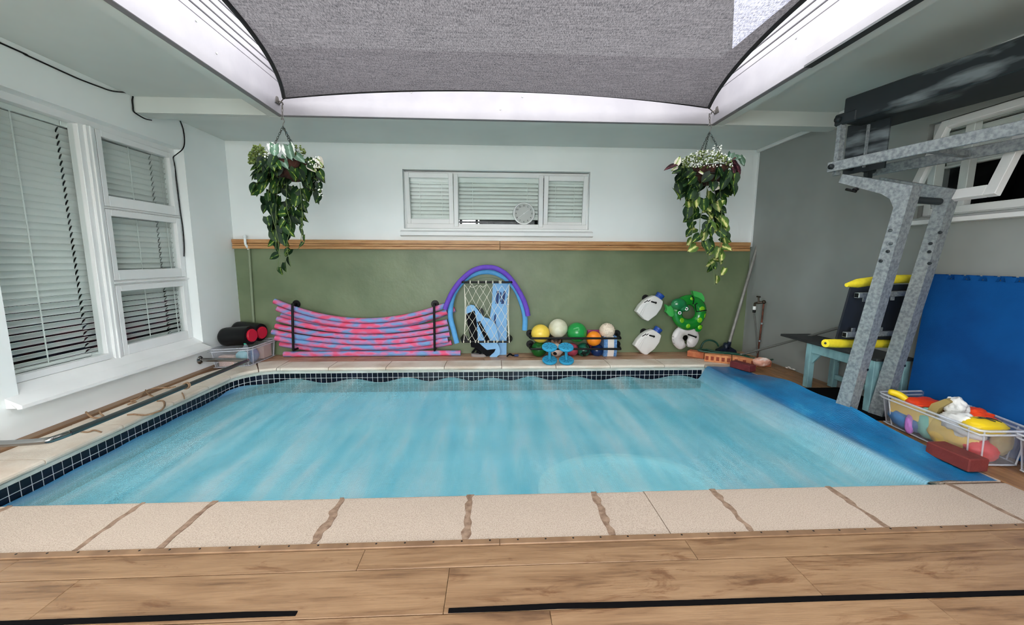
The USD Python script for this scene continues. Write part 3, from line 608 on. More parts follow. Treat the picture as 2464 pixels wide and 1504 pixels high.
w2 = sgroup('window_2')
part('frame', frame_rect(puty, -.955, 1.045, 1.38, 1.975, (.02, .02, .05, .05), 4.425, 4.50), 'white_paint', w2)
part('mullion', puty(-.425, -.378, 1.40, 1.95, 4.41, 4.50), 'white_paint', w2); part('mullion', puty(.497, .545, 1.40, 1.95, 4.41, 4.50), 'white_paint', w2)
part('pane', box(-.39, .51, 4.452, 4.456, 1.41, 1.94), 'pane', w2)
for a, b, t0, z0, z1 in ((-.942, -.43, 6., 1.428, 1.958), (.552, 1.032, 6.5, 1.405, 1.945)):
    R = lambda q: rotmesh(q, (1, 0, 0), math.radians(t0), (0, 4.41, z1))
    s = part('sash', [R(q) for q in frame_rect(puty, a, b, z0, z1, (.048, .048, .055, .052), 4.388, 4.424)], 'white_paint', w2)
    part('pane', R(box(a+.04, b-.04, 4.404, 4.407, z0+.045, z1-.045)), 'pane', s)
part('sill', (lambda P: (np.array([[x, y, z] for x in (-.99, 1.085) for y, z in P]), np.array([[0, i+1, i] for i in range(1, len(P)-1)]+[[len(P), len(P)+i, len(P)+i+1] for i in range(1, len(P)-1)]+[t for i in range(len(P)) for j in [(i+1) % len(P)] for t in ([i, len(P)+j, len(P)+i], [i, j, len(P)+j])])))([(4.47, 1.40), (4.325, 1.335), (4.325, 1.300), (4.352, 1.290), (4.47, 1.28)]), 'white_paint', w2)
YB2 = 4.525
for lab, x0, x1, bot in (('white blind behind the left opening sash of the long back window', -.93, -.43, 1.475), ('white blind with a bright headrail in the middle pane of the back window', -.415, .545, 1.488), ('white blind behind the right opening sash of the long back window', .56, 1.03, 1.462)):
    zz = [bot+.05+.0402*k for k in range(40) if bot+.05+.0402*k < 1.898]
    blind(lab, lambda z, x0=x0, x1=x1: slat_y(YB2, x0, x1, math.radians(-60), z), zz, cbox(x0, x1, YB2-.04, YB2+.02, 1.878, 1.932, .004), cbox(x0, x1, YB2-.026, YB2+.02, bot-.004, bot+.03, .004),
          [box(x-.003, x+.003, YB2-.032, YB2-.030, bot, 1.9) for x in ((x0+.13, x1-.13) if x1-x0 < .6 else (x0+.19, x1-.17))])

w3 = sgroup('window_3')
part('frame', frame_rect(putx, 1.90, 2.63, 1.352, 1.945, (.04, .045, .045, .04), 2.925, 2.99), 'white_paint', w3)
part('mullion', putx(2.40, 2.45, 1.37, 1.93, 2.93, 2.98), 'white_paint', w3)
R3 = lambda q: rotmesh(q, (0, 1, 0), math.radians(21), (2.9, 0, 1.93))
s = part('sash', [R3(q) for q in frame_rect(putx, 2.055, 2.55, 1.365, 1.93, (.055, .05, .06, .05), 2.878, 2.918)], 'white_paint', w3)
part('pane', R3(box(2.896, 2.9, 2.09, 2.51, 1.41, 1.89)), 'pane', s)
part('sill', (lambda P: (np.array([[x, y, z] for y in (1.8, 2.70) for x, z in P]), np.array([[0, i, i+1] for i in range(1, len(P)-1)]+[[len(P), len(P)+i+1, len(P)+i] for i in range(1, len(P)-1)]+[t for i in range(len(P)) for j in [(i+1) % len(P)] for t in ([i, len(P)+i, len(P)+j], [i, len(P)+j, j])])))([(2.96, 1.362), (2.84, 1.318), (2.84, 1.292), (2.96, 1.285)]), 'white_paint', w3)
blind('grey shadowed blind inside the open right-hand window', lambda z: slat_x(3.03, 1.92, 2.62, math.radians(-60), z), [1.70+.042*k for k in range(5)], cbox(3.0, 3.05, 1.92, 2.62, 1.90, 1.94, .003), cbox(3.01, 3.05, 1.92, 2.62, 1.66, 1.675, .003), [])
# dark rooms seen through the glass
def shell(x0, x1, y0, y1, z0, z1, open_):
    t = .05; S = dict(x0=box(x0-t, x0, y0, y1, z0, z1), x1=box(x1, x1+t, y0, y1, z0, z1), y0=box(x0, x1, y0-t, y0, z0, z1), y1=box(x0, x1, y1, y1+t, z0, z1), z0=box(x0, x1, y0, y1, z0-t, z0), z1=box(x0, x1, y0, y1, z1, z1+t))
    return [S[k] for k in S if k != open_]
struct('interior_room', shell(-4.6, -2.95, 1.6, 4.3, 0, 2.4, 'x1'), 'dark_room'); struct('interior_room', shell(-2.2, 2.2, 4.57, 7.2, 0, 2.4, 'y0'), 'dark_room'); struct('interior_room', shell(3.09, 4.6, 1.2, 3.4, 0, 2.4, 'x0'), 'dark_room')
w4 = sgroup('window_4')
a, b = onY(975, 546, 7.1), onY(1156, 505, 7.1)
part('pane', box(a[0], b[0], 7.12, 7.13, a[2], b[2]), 'far_light', w4)
part('frame', [box(a[0]+k*(b[0]-a[0])-.02, a[0]+k*(b[0]-a[0])+.02, 7.08, 7.12, a[2], b[2]) for k in (0, .28, .55, .74, .95, 1)]+[box(a[0], b[0], 7.08, 7.12, a[2]+k*(b[2]-a[2])-.012, a[2]+k*(b[2]-a[2])+.012) for k in (.3, .62)], 'dark_room', w4)

# --- the clock on the middle pane
cc = onY(1260.4, 514.3, 4.44)
t = thing('wall_clock', 'round grey clock with white hands on the back window glass', 'clock', cc)
R_ = .117
part('rim', lathe([(R_-.014, 0), (R_, .0), (R_+.003, .012), (R_-.002, .026), (R_-.010, .028), (R_-.014, .020)], 40, (0, -1, 0), cc), 'clock_rim', t, smooth=40)
part('dial', disc(cc, (0, -1, 0), R_-.011, .012, 40), 'clock_face', t)
for h in range(1, 13):
    g = meshkit.text_mesh(str(h), .0155, .001, True); g.vertices -= [(g.bounds[0][0]+g.bounds[1][0])/2, (g.bounds[0][1]+g.bounds[1][1])/2, 0]
    an = math.radians(90-30*h); v = g.vertices; o = cc+np.array([math.cos(an)*.086, -.0125, math.sin(an)*.086])
    part('numeral', (np.stack([o[0]+v[:, 0], o[1]-v[:, 2], o[2]+v[:, 1]], 1), g.faces), 'ink', t)
for (tx, ty), w_, tl in (((1272.5, 505.5), .007, .02), ((1245, 526), .005, .02)):
    e = onY(tx, ty, 4.44)-cc; d = e/np.linalg.norm(e); part('hand', beam(cc-d*tl+[0, -.016, 0], cc+e+[0, -.016, 0], w_, .002), 'hand_white', t)
part('hub', disc(cc+[0, -.012, 0], (0, -1, 0), .006, .008, 12, .001), 'hand_white', t)

# --- cables, conduit, strips
cab = [np.array([XL+.006, y, 2.225]) for y in (-.6, 0., 1.2)]+[onX(x, y, XL+.006) for x, y in ((0, 103), (60, 131), (130, 163), (190, 190), (240, 209), (270, 219))]
p_ = [onY(x, y, 3.325) for x, y in ((297, 226), (304, 243), (307, 258), (312, 268))]; cab[-1][1] = min(cab[-1][1], 3.30)
cab2 = cab+[np.array([XL+.008, 3.316, q[2]]) for q in p_]+[np.array([XL+.01, 3.345, 2.141]), np.array([XL+.02, 3.40, 2.128]), np.array([XL+.012, 3.47, 2.14])]
solo('cable', tube(smooth_path(cab2, 6), .0048, 6), 'black', 'thin black cable along the top of the left wall dropping under the beam', 'cable', smooth=True)
cab3 = [onX(x, y, XL+.006) for x, y in ((433, 289), (441, 312), (444, 340), (440, 358), (424, 372), (417, 379))]
cab4 = [onX(x, y, XL-.07) for x, y in ((420, 396), (424, 430), (429, 470), (434, 510), (440, 550), (443, 590), (443, 617))]
solo('cable', tube(smooth_path(cab3+cab4, 6), .0045, 6), 'black', 'thin black cable hanging loose down the inner jamb of the left window', 'cable', smooth=True)
q0, q1 = onY(597, 578, 4.36), onY(612, 800, 4.36)
t = thing('conduit_pipe', 'vertical pipe painted green like the wall in the far left corner', 'pipe', (q1[0], 4.352, 0))
part('pipe', rod((q0[0]+.006, 4.352, 1.15), (q1[0], 4.352, .0), .013, 12), 'pipe_green', t, smooth=True)
part('pipe_top', [rod((q0[0]+.004, 4.352, 1.14), (q0[0], 4.305, 1.2), .012, 12), rod((q0[0], 4.308, 1.19), (q0[0], 4.308, 1.262), .012, 12), ball((q0[0], 4.31, 1.27), .018, 2)], 'white_wall', t, smooth=True)
t = thing('channel_strip', 'white metal channel with a dark underside along the lower edge of the right fascia', 'channel', (1.77, 0, 2.13))
part('channel', cbox(1.752, 1.789, YF+.01, 2.31, 2.136, 2.186, .003), 'fascia_paint', t); part('underside', box(1.750, 1.795, YF+.01, 2.312, 2.126, 2.137), 'charcoal', t)
for lab, pts in (('long black rubber strip laid across the near oak deck to the right', [(-.137, 1.066), (.05, 1.0665), (.2, 1.068), (.3, 1.066), (.6, 1.062), (1.0, 1.06), (2.0, 1.05), (2.4, 1.047)]), ('shorter black rubber strip on the near oak deck at lower left', [(-2.2, 1.074), (-1.5, 1.077), (-1.0, 1.077), (-.74, 1.078), (-.588, 1.076)])):
    V, F = [], []
    for i, (x, y) in enumerate(pts):
        w_ = .0092 if 0 < i < len(pts)-1 else .0075; V += [[x, y-w_, .0002], [x, y-w_, .003], [x, y+w_, .003], [x, y+w_, .0002]]
        if i:
            for k in range(4): l = (k+1) % 4; F += [[4*i-4+k, 4*i+k, 4*i+l], [4*i-4+k, 4*i+l, 4*i-4+l]]
    n_ = len(pts)*4; F += [[0, 1, 2], [0, 2, 3], [n_-4, n_-2, n_-3], [n_-4, n_-1, n_-2]]
    solo('rubber_strip', (np.array(V), np.array(F)), 'black_rubber', lab, 'strip')

# --- the bubble cover
nxg, nyg = 210, 120
gx = np.concatenate([np.linspace(TL+.012, 1.9, 150), np.linspace(1.905, 2.42, 61)])
CV = np.zeros((nyg+1, len(gx), 3))
for j in range(nyg+1):
    v = j/nyg
    for i, x in enumerate(gx):
        back = 3.806-.125*np.clip((x-2.0)/.15, 0, 1); back = min(back, 3.806 if x > TL+RC else TF-.014-RC+math.sqrt(max((RC-.014)**2-(TL+RC-x)**2, 0)))
        y = 1.664+(back-1.664)*v
        rip = .0035*math.sin(5*x+3*y)+.003*math.sin(11*x-4*y+1)+.0025*math.sin(17*y+2*x)
        fb = math.exp(-((back-y)/.10)**2); fl_ = math.exp(-((x-TL)/.07)**2)
        z = -.141+rip+fb*(.012+.018*math.sin(2*math.pi*x/.46+1.2*math.sin(1.9*x)+1.9))+fl_*.006
        foldx = 2.0+.045*np.clip((y-2.1)/1.4, 0, 1); bump = math.sin(math.pi*np.clip((y-1.86)/1.55, 0, 1))**.9
        xe = 2.115+(x-2.115)*(1-.48*bump) if x > 2.115 else x             # where the lifted edge stands in nearer the pool
        k = np.clip((x-foldx)/.075, 0, 1); k = k*k*(3-2*k); e = np.clip((x-2.115)/.305, 0, 1)
        ze = .0075+.125*bump*e**.8+.006*math.exp(-((x-2.17)/.05)**2)+.004*math.sin(14*y)*e+.006*bump*math.sin(9*y)*e
        x = xe
        z = z*(1-k)+ze*k
        CV[j, i] = (x, y, z)
ci = np.arange((nyg+1)*len(gx)).reshape(nyg+1, len(gx))
cq = np.stack([ci[:-1, :-1], ci[:-1, 1:], ci[1:, 1:], ci[1:, :-1]], -1).reshape(-1, 4)
solo('pool_cover', (CV.reshape(-1, 3), cq), 'cover', 'blue bubble cover floating on the pool with its right edge drawn over the coping', 'pool cover', smooth=True)

# ================================================================== THINGS ALONG THE BACK WALL
def z4(x, y, Y): return onY(450+x/3.52, 650+y/3.52, Y)          # measured on enlargements of the photograph
def z5(x, y, Y): return onY(1000+x/4.928, 620+y/4.928, Y)
def z7(x, y, Y): return onY(1500+x/8.355, 690+y/8.355, Y)
# noodle rack
t = thing('noodle_rack', 'pair of black wall brackets holding the sagging stack of mottled noodles', 'rack', z4(1500, 690, 4.25))
for dx, bx0, bx1, yb in ((925, 890, 900, 680), (2100, 2092, 2097, 680)):
    d0 = z4(dx, 287, 4.36); b0 = z4(bx0, 300, 4.205); b1 = z4(bx1, yb, 4.205)
    part('wall_disc', disc(d0+[0, .01, 0], (0, -1, 0), .042, .012, 24), 'black', t, smooth=40)
    part('post', tube(smooth_path([d0, d0+[0, -.06, 0], [b0[0], 4.215, b0[2]+.012], b0+[0, 0, -.03]], 5).tolist()+[b1.tolist()], .012, 10), 'black', t, smooth=True)
    part('foot_arm', rod(b1, [b1[0], 4.365, b1[2]], .011, 10), 'black', t, smooth=True)
ND = [(740, 262, 428, 2188, 298, 4.272), (765, 325, 472, 2202, 352, 4.274), (800, 380, 500, 2270, 332, 4.335), (765, 412, 518, 2207, 437, 4.270), (752, 472, 564, 2217, 492, 4.276), (722, 523, 610, 2226, 543, 4.272), (750, 573, 656, 2212, 590, 4.270), (790, 625, 690, 2242, 612, 4.335)]
wh = ['topmost pink and blue noodle sagging between the black brackets', 'second noodle from the top of the sagging stack, paler blue in the middle', 'noodle squeezed against the wall behind the upper ones, tip poking past the purple noodle', 'third noodle from the top in front, bright red-pink across its middle', 'fourth front noodle from the top of the rack, pink with blue blotches', 'fifth front noodle, its blue end sticking out farthest to the left', 'lowest front noodle in the rack, with a clear pale blue stretch', 'bottom noodle against the wall under the rest of the racked stack']
def noodle(pts, r, m, label, group, hole=True, cat='pool noodle'):
    pts = np.asarray(pts); t = thing('pool_noodle', label, cat, pts.mean(0)*[1, 1, 0]+[0, 0, pts[:, 2].min()-r], group)
    part('foam', tube(pts, r, 14), m, t, smooth=50)
    for p, q in ((pts[0], pts[1]), (pts[-1], pts[-2])):
        d = (p-q)/np.linalg.norm(p-q); part('bore', disc(p-d*.001, d, .0085, .0016, 10, .0004), 'charcoal', t)
    return t
for k, ((lx, ly, my, rx, ry, Y), lab) in enumerate(zip(ND, wh)):
    xs = np.linspace(lx, rx, 26); A = np.polyfit([lx, 1480, rx], [ly, my, ry], 2)
    base = np.polyval(A, xs); mid = (1480-lx)/(rx-lx); u = (xs-lx)/(rx-lx)
    ys = base+(6*np.sin(2*np.pi*u)*0)
    noodle([z4(x, y, Y+.004*math.sin(3*x/700+k)) for x, y in zip(xs, ys)], .0285, NOODLE[k % 4], lab, 'mottled noodles in the rack')
noodle([z4(x, y, 4.255)*[1, 1, 0]+[0, 0, .0295] for x, y in zip(np.linspace(822, 2318, 12), np.linspace(712, 700, 12))], .029, NOODLE[1], 'straight mottled pink and blue noodle lying on the boards below the rack', 'mottled noodle on the floor')
pur = [(350, 612), (372, 545), (430, 420), (520, 290), (650, 172), (760, 124), (860, 114), (960, 130), (1080, 202), (1180, 322), (1270, 480), (1312, 590), (1334, 690)]
blu = [(490, 1012), (448, 850), (412, 690), (432, 490), (500, 350), (600, 246), (720, 184), (840, 166), (960, 186), (1090, 262), (1200, 400), (1270, 580), (1298, 720), (1294, 860)]
noodle(smooth_path([z5(x, y, 4.20) for x, y in pur], 4), .0265, 'purple_foam', 'purple noodle bent in an arch over the white net', 'arched noodles')
noodle(smooth_path([z5(x, y, 4.268) for x, y in blu], 4), .029, 'sky_foam', 'light blue noodle bent in an arch just inside the purple one', 'arched noodles')

# net rack
t = thing('net_rack', 'black rail rack with a white diamond net on the green wall under the arched noodles', 'rack', z5(840, 1000, 4.2))
YN_ = 4.17
ta_, tb_ = z5(558, 291, YN_), z5(1135, 291, YN_); ba, bb = z5(560, 998, YN_), z5(1112, 998, YN_)
part('top_rail', [rod(ta_, tb_, .0105, 10)]+[rod(p, [p[0], YB+.005, p[2]+.02], .012, 10) for p in (ta_, tb_)], 'black', t, smooth=True)
part('bottom_rail', [rod(ba, bb, .0105, 10)]+[tube(smooth_path([p, [p[0]+s*.015, 4.25, p[2]+.015], [p[0]+s*.005, YB, p[2]+.035]], 4), .013, 10) for p, s in ((ba, -1), (bb, 1))], 'black', t, smooth=True)
for p in ((578, 962), (1106, 962)): part('wall_disc', disc(z5(*p, 4.355)+[0, .012, 0], (0, -1, 0), .042, .012, 24), 'black', t, smooth=40)
part('back_hoop', tube(smooth_path([z5(x, y, 4.35) for x, y in ((700, 265), (770, 240), (850, 232), (930, 240), (990, 262))], 5), .004, 6), 'pipe_green', t, smooth=True)
top = [(580, 318), (648, 300), (745, 300), (835, 300), (915, 300), (1000, 300), (1110, 318)]
for x in (648, 745, 835, 915, 994, 1012): part('cord_tie', tube([z5(x+5*math.cos(a), 291+19*math.sin(a), YN_-.012) for a in np.linspace(0, 2*np.pi, 9)], .0032, 5), 'cord_white', t, smooth=True)
rows_n = []
for r in range(10):
    f = r/9; y = 318+f*(985-318); n_ = 7 if r % 2 == 0 else 6; w0, w1_ = 578+12*math.sin(math.pi*f), 1112-10*math.sin(math.pi*f)
    sq = f*f; row = []
    for k in range(n_):
        u = (k if r % 2 == 0 else k+.5)/6; u2 = .5+(u-.5)*(1+.0*sq)
        sag = 26*math.sin(math.pi*u)*(1-abs(2*f-1)); row.append(z5(w0+(w1_-w0)*u2, y+sag-14*math.sin(2.2*k+r), YN_-.006-.03*math.sin(math.pi*f)*math.sin(math.pi*u)))
    rows_n.append(row)
strands = []
for r in range(9):
    a, b = rows_n[r], rows_n[r+1]
    for k, p in enumerate(a):
        for l in ((k-1, k) if r % 2 == 0 else (k, k+1)):
            if 0 <= l < len(b): strands.append(rod(p, b[l], .0021, 5))
for sx_ in (576, 1112):
    for d in (0, 8, 16): strands.append(tube(smooth_path([z5(sx_, 318, YN_-.004), z5(sx_+(9 if sx_ < 800 else -9)+d*(1 if sx_ < 800 else -1), 640, YN_-.02), z5(sx_+(-d*.3), 975, YN_-.004)], 4), .0022, 5))
strands += [tube(smooth_path([z5(x, y, YN_-.02) for x, y in q], 4), .0026, 5) for q in (((640, 338), (680, 352), (735, 325)), ((762, 325), (800, 350), (835, 318)))]
part('net', strands, 'cord_white', t)
for x in (570, 650, 710, 745, 820, 860, 930, 965, 1035, 1110): part('cord_tie', tube([z5(x+4*math.cos(a), 995+16*math.sin(a), YN_-.012) for a in np.linspace(0, 2*np.pi, 9)], .003, 5), 'cord_white', t, smooth=True)
# what hangs in the net
def slab5(pts, Y, th, m, parent, name, r=6): return part(name, prism(Polygon([(z5(x, y, Y)[0], z5(x, y, Y)[2]) for x, y in pts]).buffer(.004).buffer(-.002), th, (0, Y+th, 0), (1, 0, 0), (0, 0, 1)), m, parent)
t = thing('float_board', 'tall light blue foam board standing in the right half of the net', 'float board', z5(1010, 1170, 4.29))
slab5([(918, 306), (1112, 306), (1110, 420), (1085, 470), (1075, 1168), (1000, 1172), (960, 1100), (905, 760), (884, 700), (905, 560), (912, 430)], 4.285, .045, 'board_blue', t, 'board')
for k, x in enumerate((984, 1012, 1050)): slab5([(x-20+k*8, 398), (x+6+k*6, 398), (x-6, 545), (x-34, 545)] if k != 1 else [(1005, 405), (1018, 420), (1008, 465), (1016, 520), (1004, 524), (998, 470)], 4.281, .006, 'board_deep', t, 'printed_stripe')
slab5([(956, 548), (1106, 552), (1106, 560), (956, 556)], 4.279, .008, 'board_blue', t, 'seam')
slab5([(935, 690), (950, 670), (948, 800), (930, 770)], 4.281, .006, 'board_deep', t, 'slot')
t = thing('float_belt', 'light blue waisted swim belt with black webbing slumped in the left of the net', 'float belt', z5(800, 1000, 4.22))
slab5([(588, 660), (586, 625), (605, 588), (650, 563), (690, 568), (725, 610), (757, 655), (805, 708), (870, 728), (925, 770), (950, 815), (985, 960), (992, 1005), (745, 1005), (735, 940), (690, 800), (640, 690), (610, 665)], 4.205, .04, 'board_blue', t, 'foam')
slab5([(600, 690), (618, 665), (696, 632), (702, 650), (725, 790), (735, 960), (730, 1060), (660, 1060), (645, 930), (620, 790)], 4.196, .012, 'strap_black', t, 'webbing')
slab5([(732, 765), (765, 758), (868, 960), (880, 966), (870, 982), (830, 985)], 4.194, .012, 'strap_black', t, 'webbing')
t = thing('float_belt', 'dark grey swim belt hanging half hidden behind the net', 'float belt', z5(770, 800, 4.31))
slab5([(735, 640), (750, 606), (785, 604), (806, 640), (800, 700), (770, 720), (745, 690)], 4.31, .03, 'charcoal', t, 'foam')
t = thing('float_belt', 'light blue swim belt with a curled end drooping below the net rail', 'float belt', z5(900, 1190, 4.20))
part('foam', prism(Polygon([(z5(x, y, 4.19)[0], z5(x, y, 4.19)[2]) for x, y in ((740, 1010), (965, 1012), (990, 1060), (1000, 1110), (990, 1150), (950, 1182), (905, 1186), (882, 1172), (915, 1140), (942, 1100), (920, 1085), (880, 1105), (838, 1085), (800, 1050))]).buffer(.003), .05, (0, 4.24, 0), (1, 0, 0), (0, 0, 1)), 'board_blue', t)
slab5([(655, 1000), (740, 1005), (800, 1062), (846, 1100), (905, 1092), (945, 1088), (930, 1120), (880, 1160), (840, 1168), (770, 1110), (715, 1070), (665, 1060)], 4.18, .012, 'strap_black', t, 'webbing')
t = thing('webbing_strap', 'navy buckle strap trailing on the boards right of the blue float board', 'strap', z5(1150, 1165, 4.25)*[1, 1, 0])
sp = [onZ(1000+x/4.928, 620+y/4.928, .012) for x, y in ((1085, 1168), (1120, 1142), (1150, 1160), (1175, 1158))]
part('strap', tube(smooth_path(sp, 4), .008, 6), 'strap_black', t, smooth=True); part('buckle', cbox(sp[-1][0]-.004, sp[-1][0]+.042, sp[-1][1]-.02, sp[-1][1]+.015, .002, .022, .004), 'board_deep', t)
t = thing('sandal', 'grey soled sandal with black straps on the boards under the net', 'sandal', onZ(1155, 858, 0))
so = onZ(1155, 857, 0.); el_ = affinity.scale(Point(0, 0).buffer(1, 24), .098, .05)
part('sole', prism(el_, .03, (so[0], so[1], .0), (1, 0, 0), (0, 1, 0)), 'sole_grey', t)
for x0, x1, zz in ((-.085, .01, .075), (-.03, .08, .065)): part('strap', tube(smooth_path([(so[0]+x0, so[1]+.035, .03), (so[0]+x0*.6, so[1]+.01, zz), (so[0]+(x0+x1)/2, so[1]-.02, zz+.008), (so[0]+x1, so[1]-.03, .032)], 5), .013, 8), 'strap_black', t, smooth=True)

# ball rack and the balls
t = thing('ball_rack', 'low black two-rail wall rack full of coloured balls', 'rack', z5(1900, 1170, 4.12)*[1, 1, 0])
YR = 4.115
for y, la in ((957, 'upper'), (1084, 'lower')):
    a, b = z5(1372, y, YR), z5(2428, y, YR)
    part('rail', rod(a, b, .0115, 12), 'black', t, smooth=True)
    for p, s, dx, dy in ((a, 1, 1357, -58), (b, -1, 2388, -55)):
        d = z5(dx, y+dy, 4.355)
        part('bracket', tube(smooth_path([p, [p[0]-s*.012, 4.18, p[2]+.006], [d[0]+s*.004, 4.30, d[2]-.01], d+[0, .02, 0]], 5), .0125, 10), 'black', t, smooth=True)
        part('wall_disc', disc(d+[0, .012, 0], (0, -1, 0), .042, .012, 24), 'black', t, smooth=40)
def ballz(name, label, m, x, y, rpx, Y, cat='ball', group='balls in the rack', bumps=False, cap=False):
    p = z5(x, y, Y); r = rpx/4.928/ppm(p)
    t = thing(name, label, cat, p-[0, 0, r], group)
    xf = np.eye(4); xf[:3, 3] = p
    v, f = ball((0, 0, 0), r, 4)
    if bumps:
        q = trimesh.creation.icosphere(subdivisions=2).vertices; d = v@q.T/r; v = v*(1+.055*np.clip((d.max(1)-.992)/.008, 0, 1)[:, None])
    part('skin', (v, f), m, t, smooth=True, xf=xf)
    part('valve', disc(p+np.array([.3, -.75, .59])*r*.998, (.3, -.75, .59), .006, .002, 10, .0005), m, t)
    return t
ballz('play_ball', 'plain yellow play ball at the left end of the top rail', 'ball_yellow', 1480, 900, 110, 4.235)
ballz('play_ball', 'large pearly off-white ball, biggest in the top row', 'ball_pearl', 1690, 838, 113, 4.245)
ballz('play_ball', 'glossy mid green ball right of the pearly one', 'ball_green', 1912, 885, 116, 4.23)
ballz('play_ball', 'bright orange ball sitting low in front of the top row', 'ball_orange', 2113, 960, 89, 4.20)
ballz('massage_ball', 'cream ball covered in small bumps at the right end of the rack', 'ball_cream', 2270, 865, 88, 4.23, bumps=True)
ballz('play_ball', 'dark bottle green ball on the floor under the yellow ball', 'ball_dkgreen', 1462, 1085, 92, 4.225)
ballz('football', 'black and white football behind the blue foam dumbbells', 'football', 1672, 1095, 80, 4.225)
ballz('play_ball', 'dull pink ball on the floor behind the lower rail', 'ball_pink', 1852, 1090, 80, 4.235)
ballz('play_ball', 'glossy teal and black ball under the mid green one', 'ball_teal', 1992, 1092, 82, 4.225)
ballz('play_ball', 'glossy navy ball on the floor beside the striped towel', 'ball_navy', 2150, 1098, 75, 4.235)
p = z5(1655, 985, 4.31); solo('cloth_ball', ball(p, .078, 3), 'brown_print', 'brown and black patterned cloth ball squeezed behind the football', 'ball', smooth=True)
a, b = z5(2040, 858, 4.345), z5(2200, 1000, 4.345)
t = thing('foam_mat', 'magenta foam mat edge showing between the green and cream balls', 'mat', ((a[0]+b[0])/2, 4.34, b[2])); part('sheet', cbox(a[0], b[0], 4.335, 4.362, .0, a[2], .004), 'magenta', t)
p = z5(2303, 930, 4.20); q = z5(2303, 1172, 4.20)
t = thing('towel_roll', 'rolled towel with blue edges and white middle in the ball rack', 'towel', (p[0], 4.21, 0))
hw = 78/4.928/ppm(p)
def roll(x0, x1): return prism(Polygon([(4.17, .0), (4.29, .0), (4.31, .05), (4.31, p[2]-.04), (4.28, p[2]), (4.19, p[2]), (4.165, p[2]-.03), (4.155, .06)]), x1-x0, (x0, 0, 0), (0, 1, 0), (0, 0, 1))
part('blue_band', roll(p[0]-hw, p[0]-hw*.42), 'stripe_blue', t); part('white_band', roll(p[0]-hw*.42, p[0]+hw*.55), 'towel_white', t); part('blue_band', roll(p[0]+hw*.55, p[0]+hw), 'stripe_blue', t)
# foam dumbbells
for (bx, by, tx, ty, sx_), lab in (((1590, 1214, 1572, 1040, 1), 'left of two turquoise foam dumbbells hooked on the lower rail'), ((1788, 1216, 1762, 1038, 1), 'right of two turquoise foam dumbbells hooked on the lower rail')):
    B = z5(bx, by, 4.0); T_ = z5(tx, ty, 4.055)
    B = onZ(1000+bx/4.928, 620+by/4.928, .034); T_ = z5(tx, ty, B[1]-.0)
    ax = np.array([(T_-B)[0]*.4, -.34, .94]); ax /= np.linalg.norm(ax); L = .155; T_ = B+ax*L+np.array([(T_-B)[0]*.6, 0, 0])
    t = thing('foam_dumbbell', lab, 'dumbbell', B*[1, 1, 0], 'foam dumbbells')
    part('handle', rod(B, T_, .0145, 12), 'bell_blue', t, smooth=True)
    for O, s in ((B, 1), (T_, 1)):
        d = part('end_disc', disc(O-ax*.014, ax, .076, .028, 32, .008), 'bell_blue', t, smooth=40)
        u = np.cross(ax, [0, 1, 0]); u /= np.linalg.norm(u); w_ = np.cross(ax, u)
        part('grooves', [beam(O+ax*.0142+(u*math.cos(k)+w_*math.sin(k))*.02, O+ax*.0142+(u*math.cos(k)+w_*math.sin(k))*.066, .005, .0012, up=ax) for k in np.arange(8)*math.pi/4+.2], 'bell_groove', d)

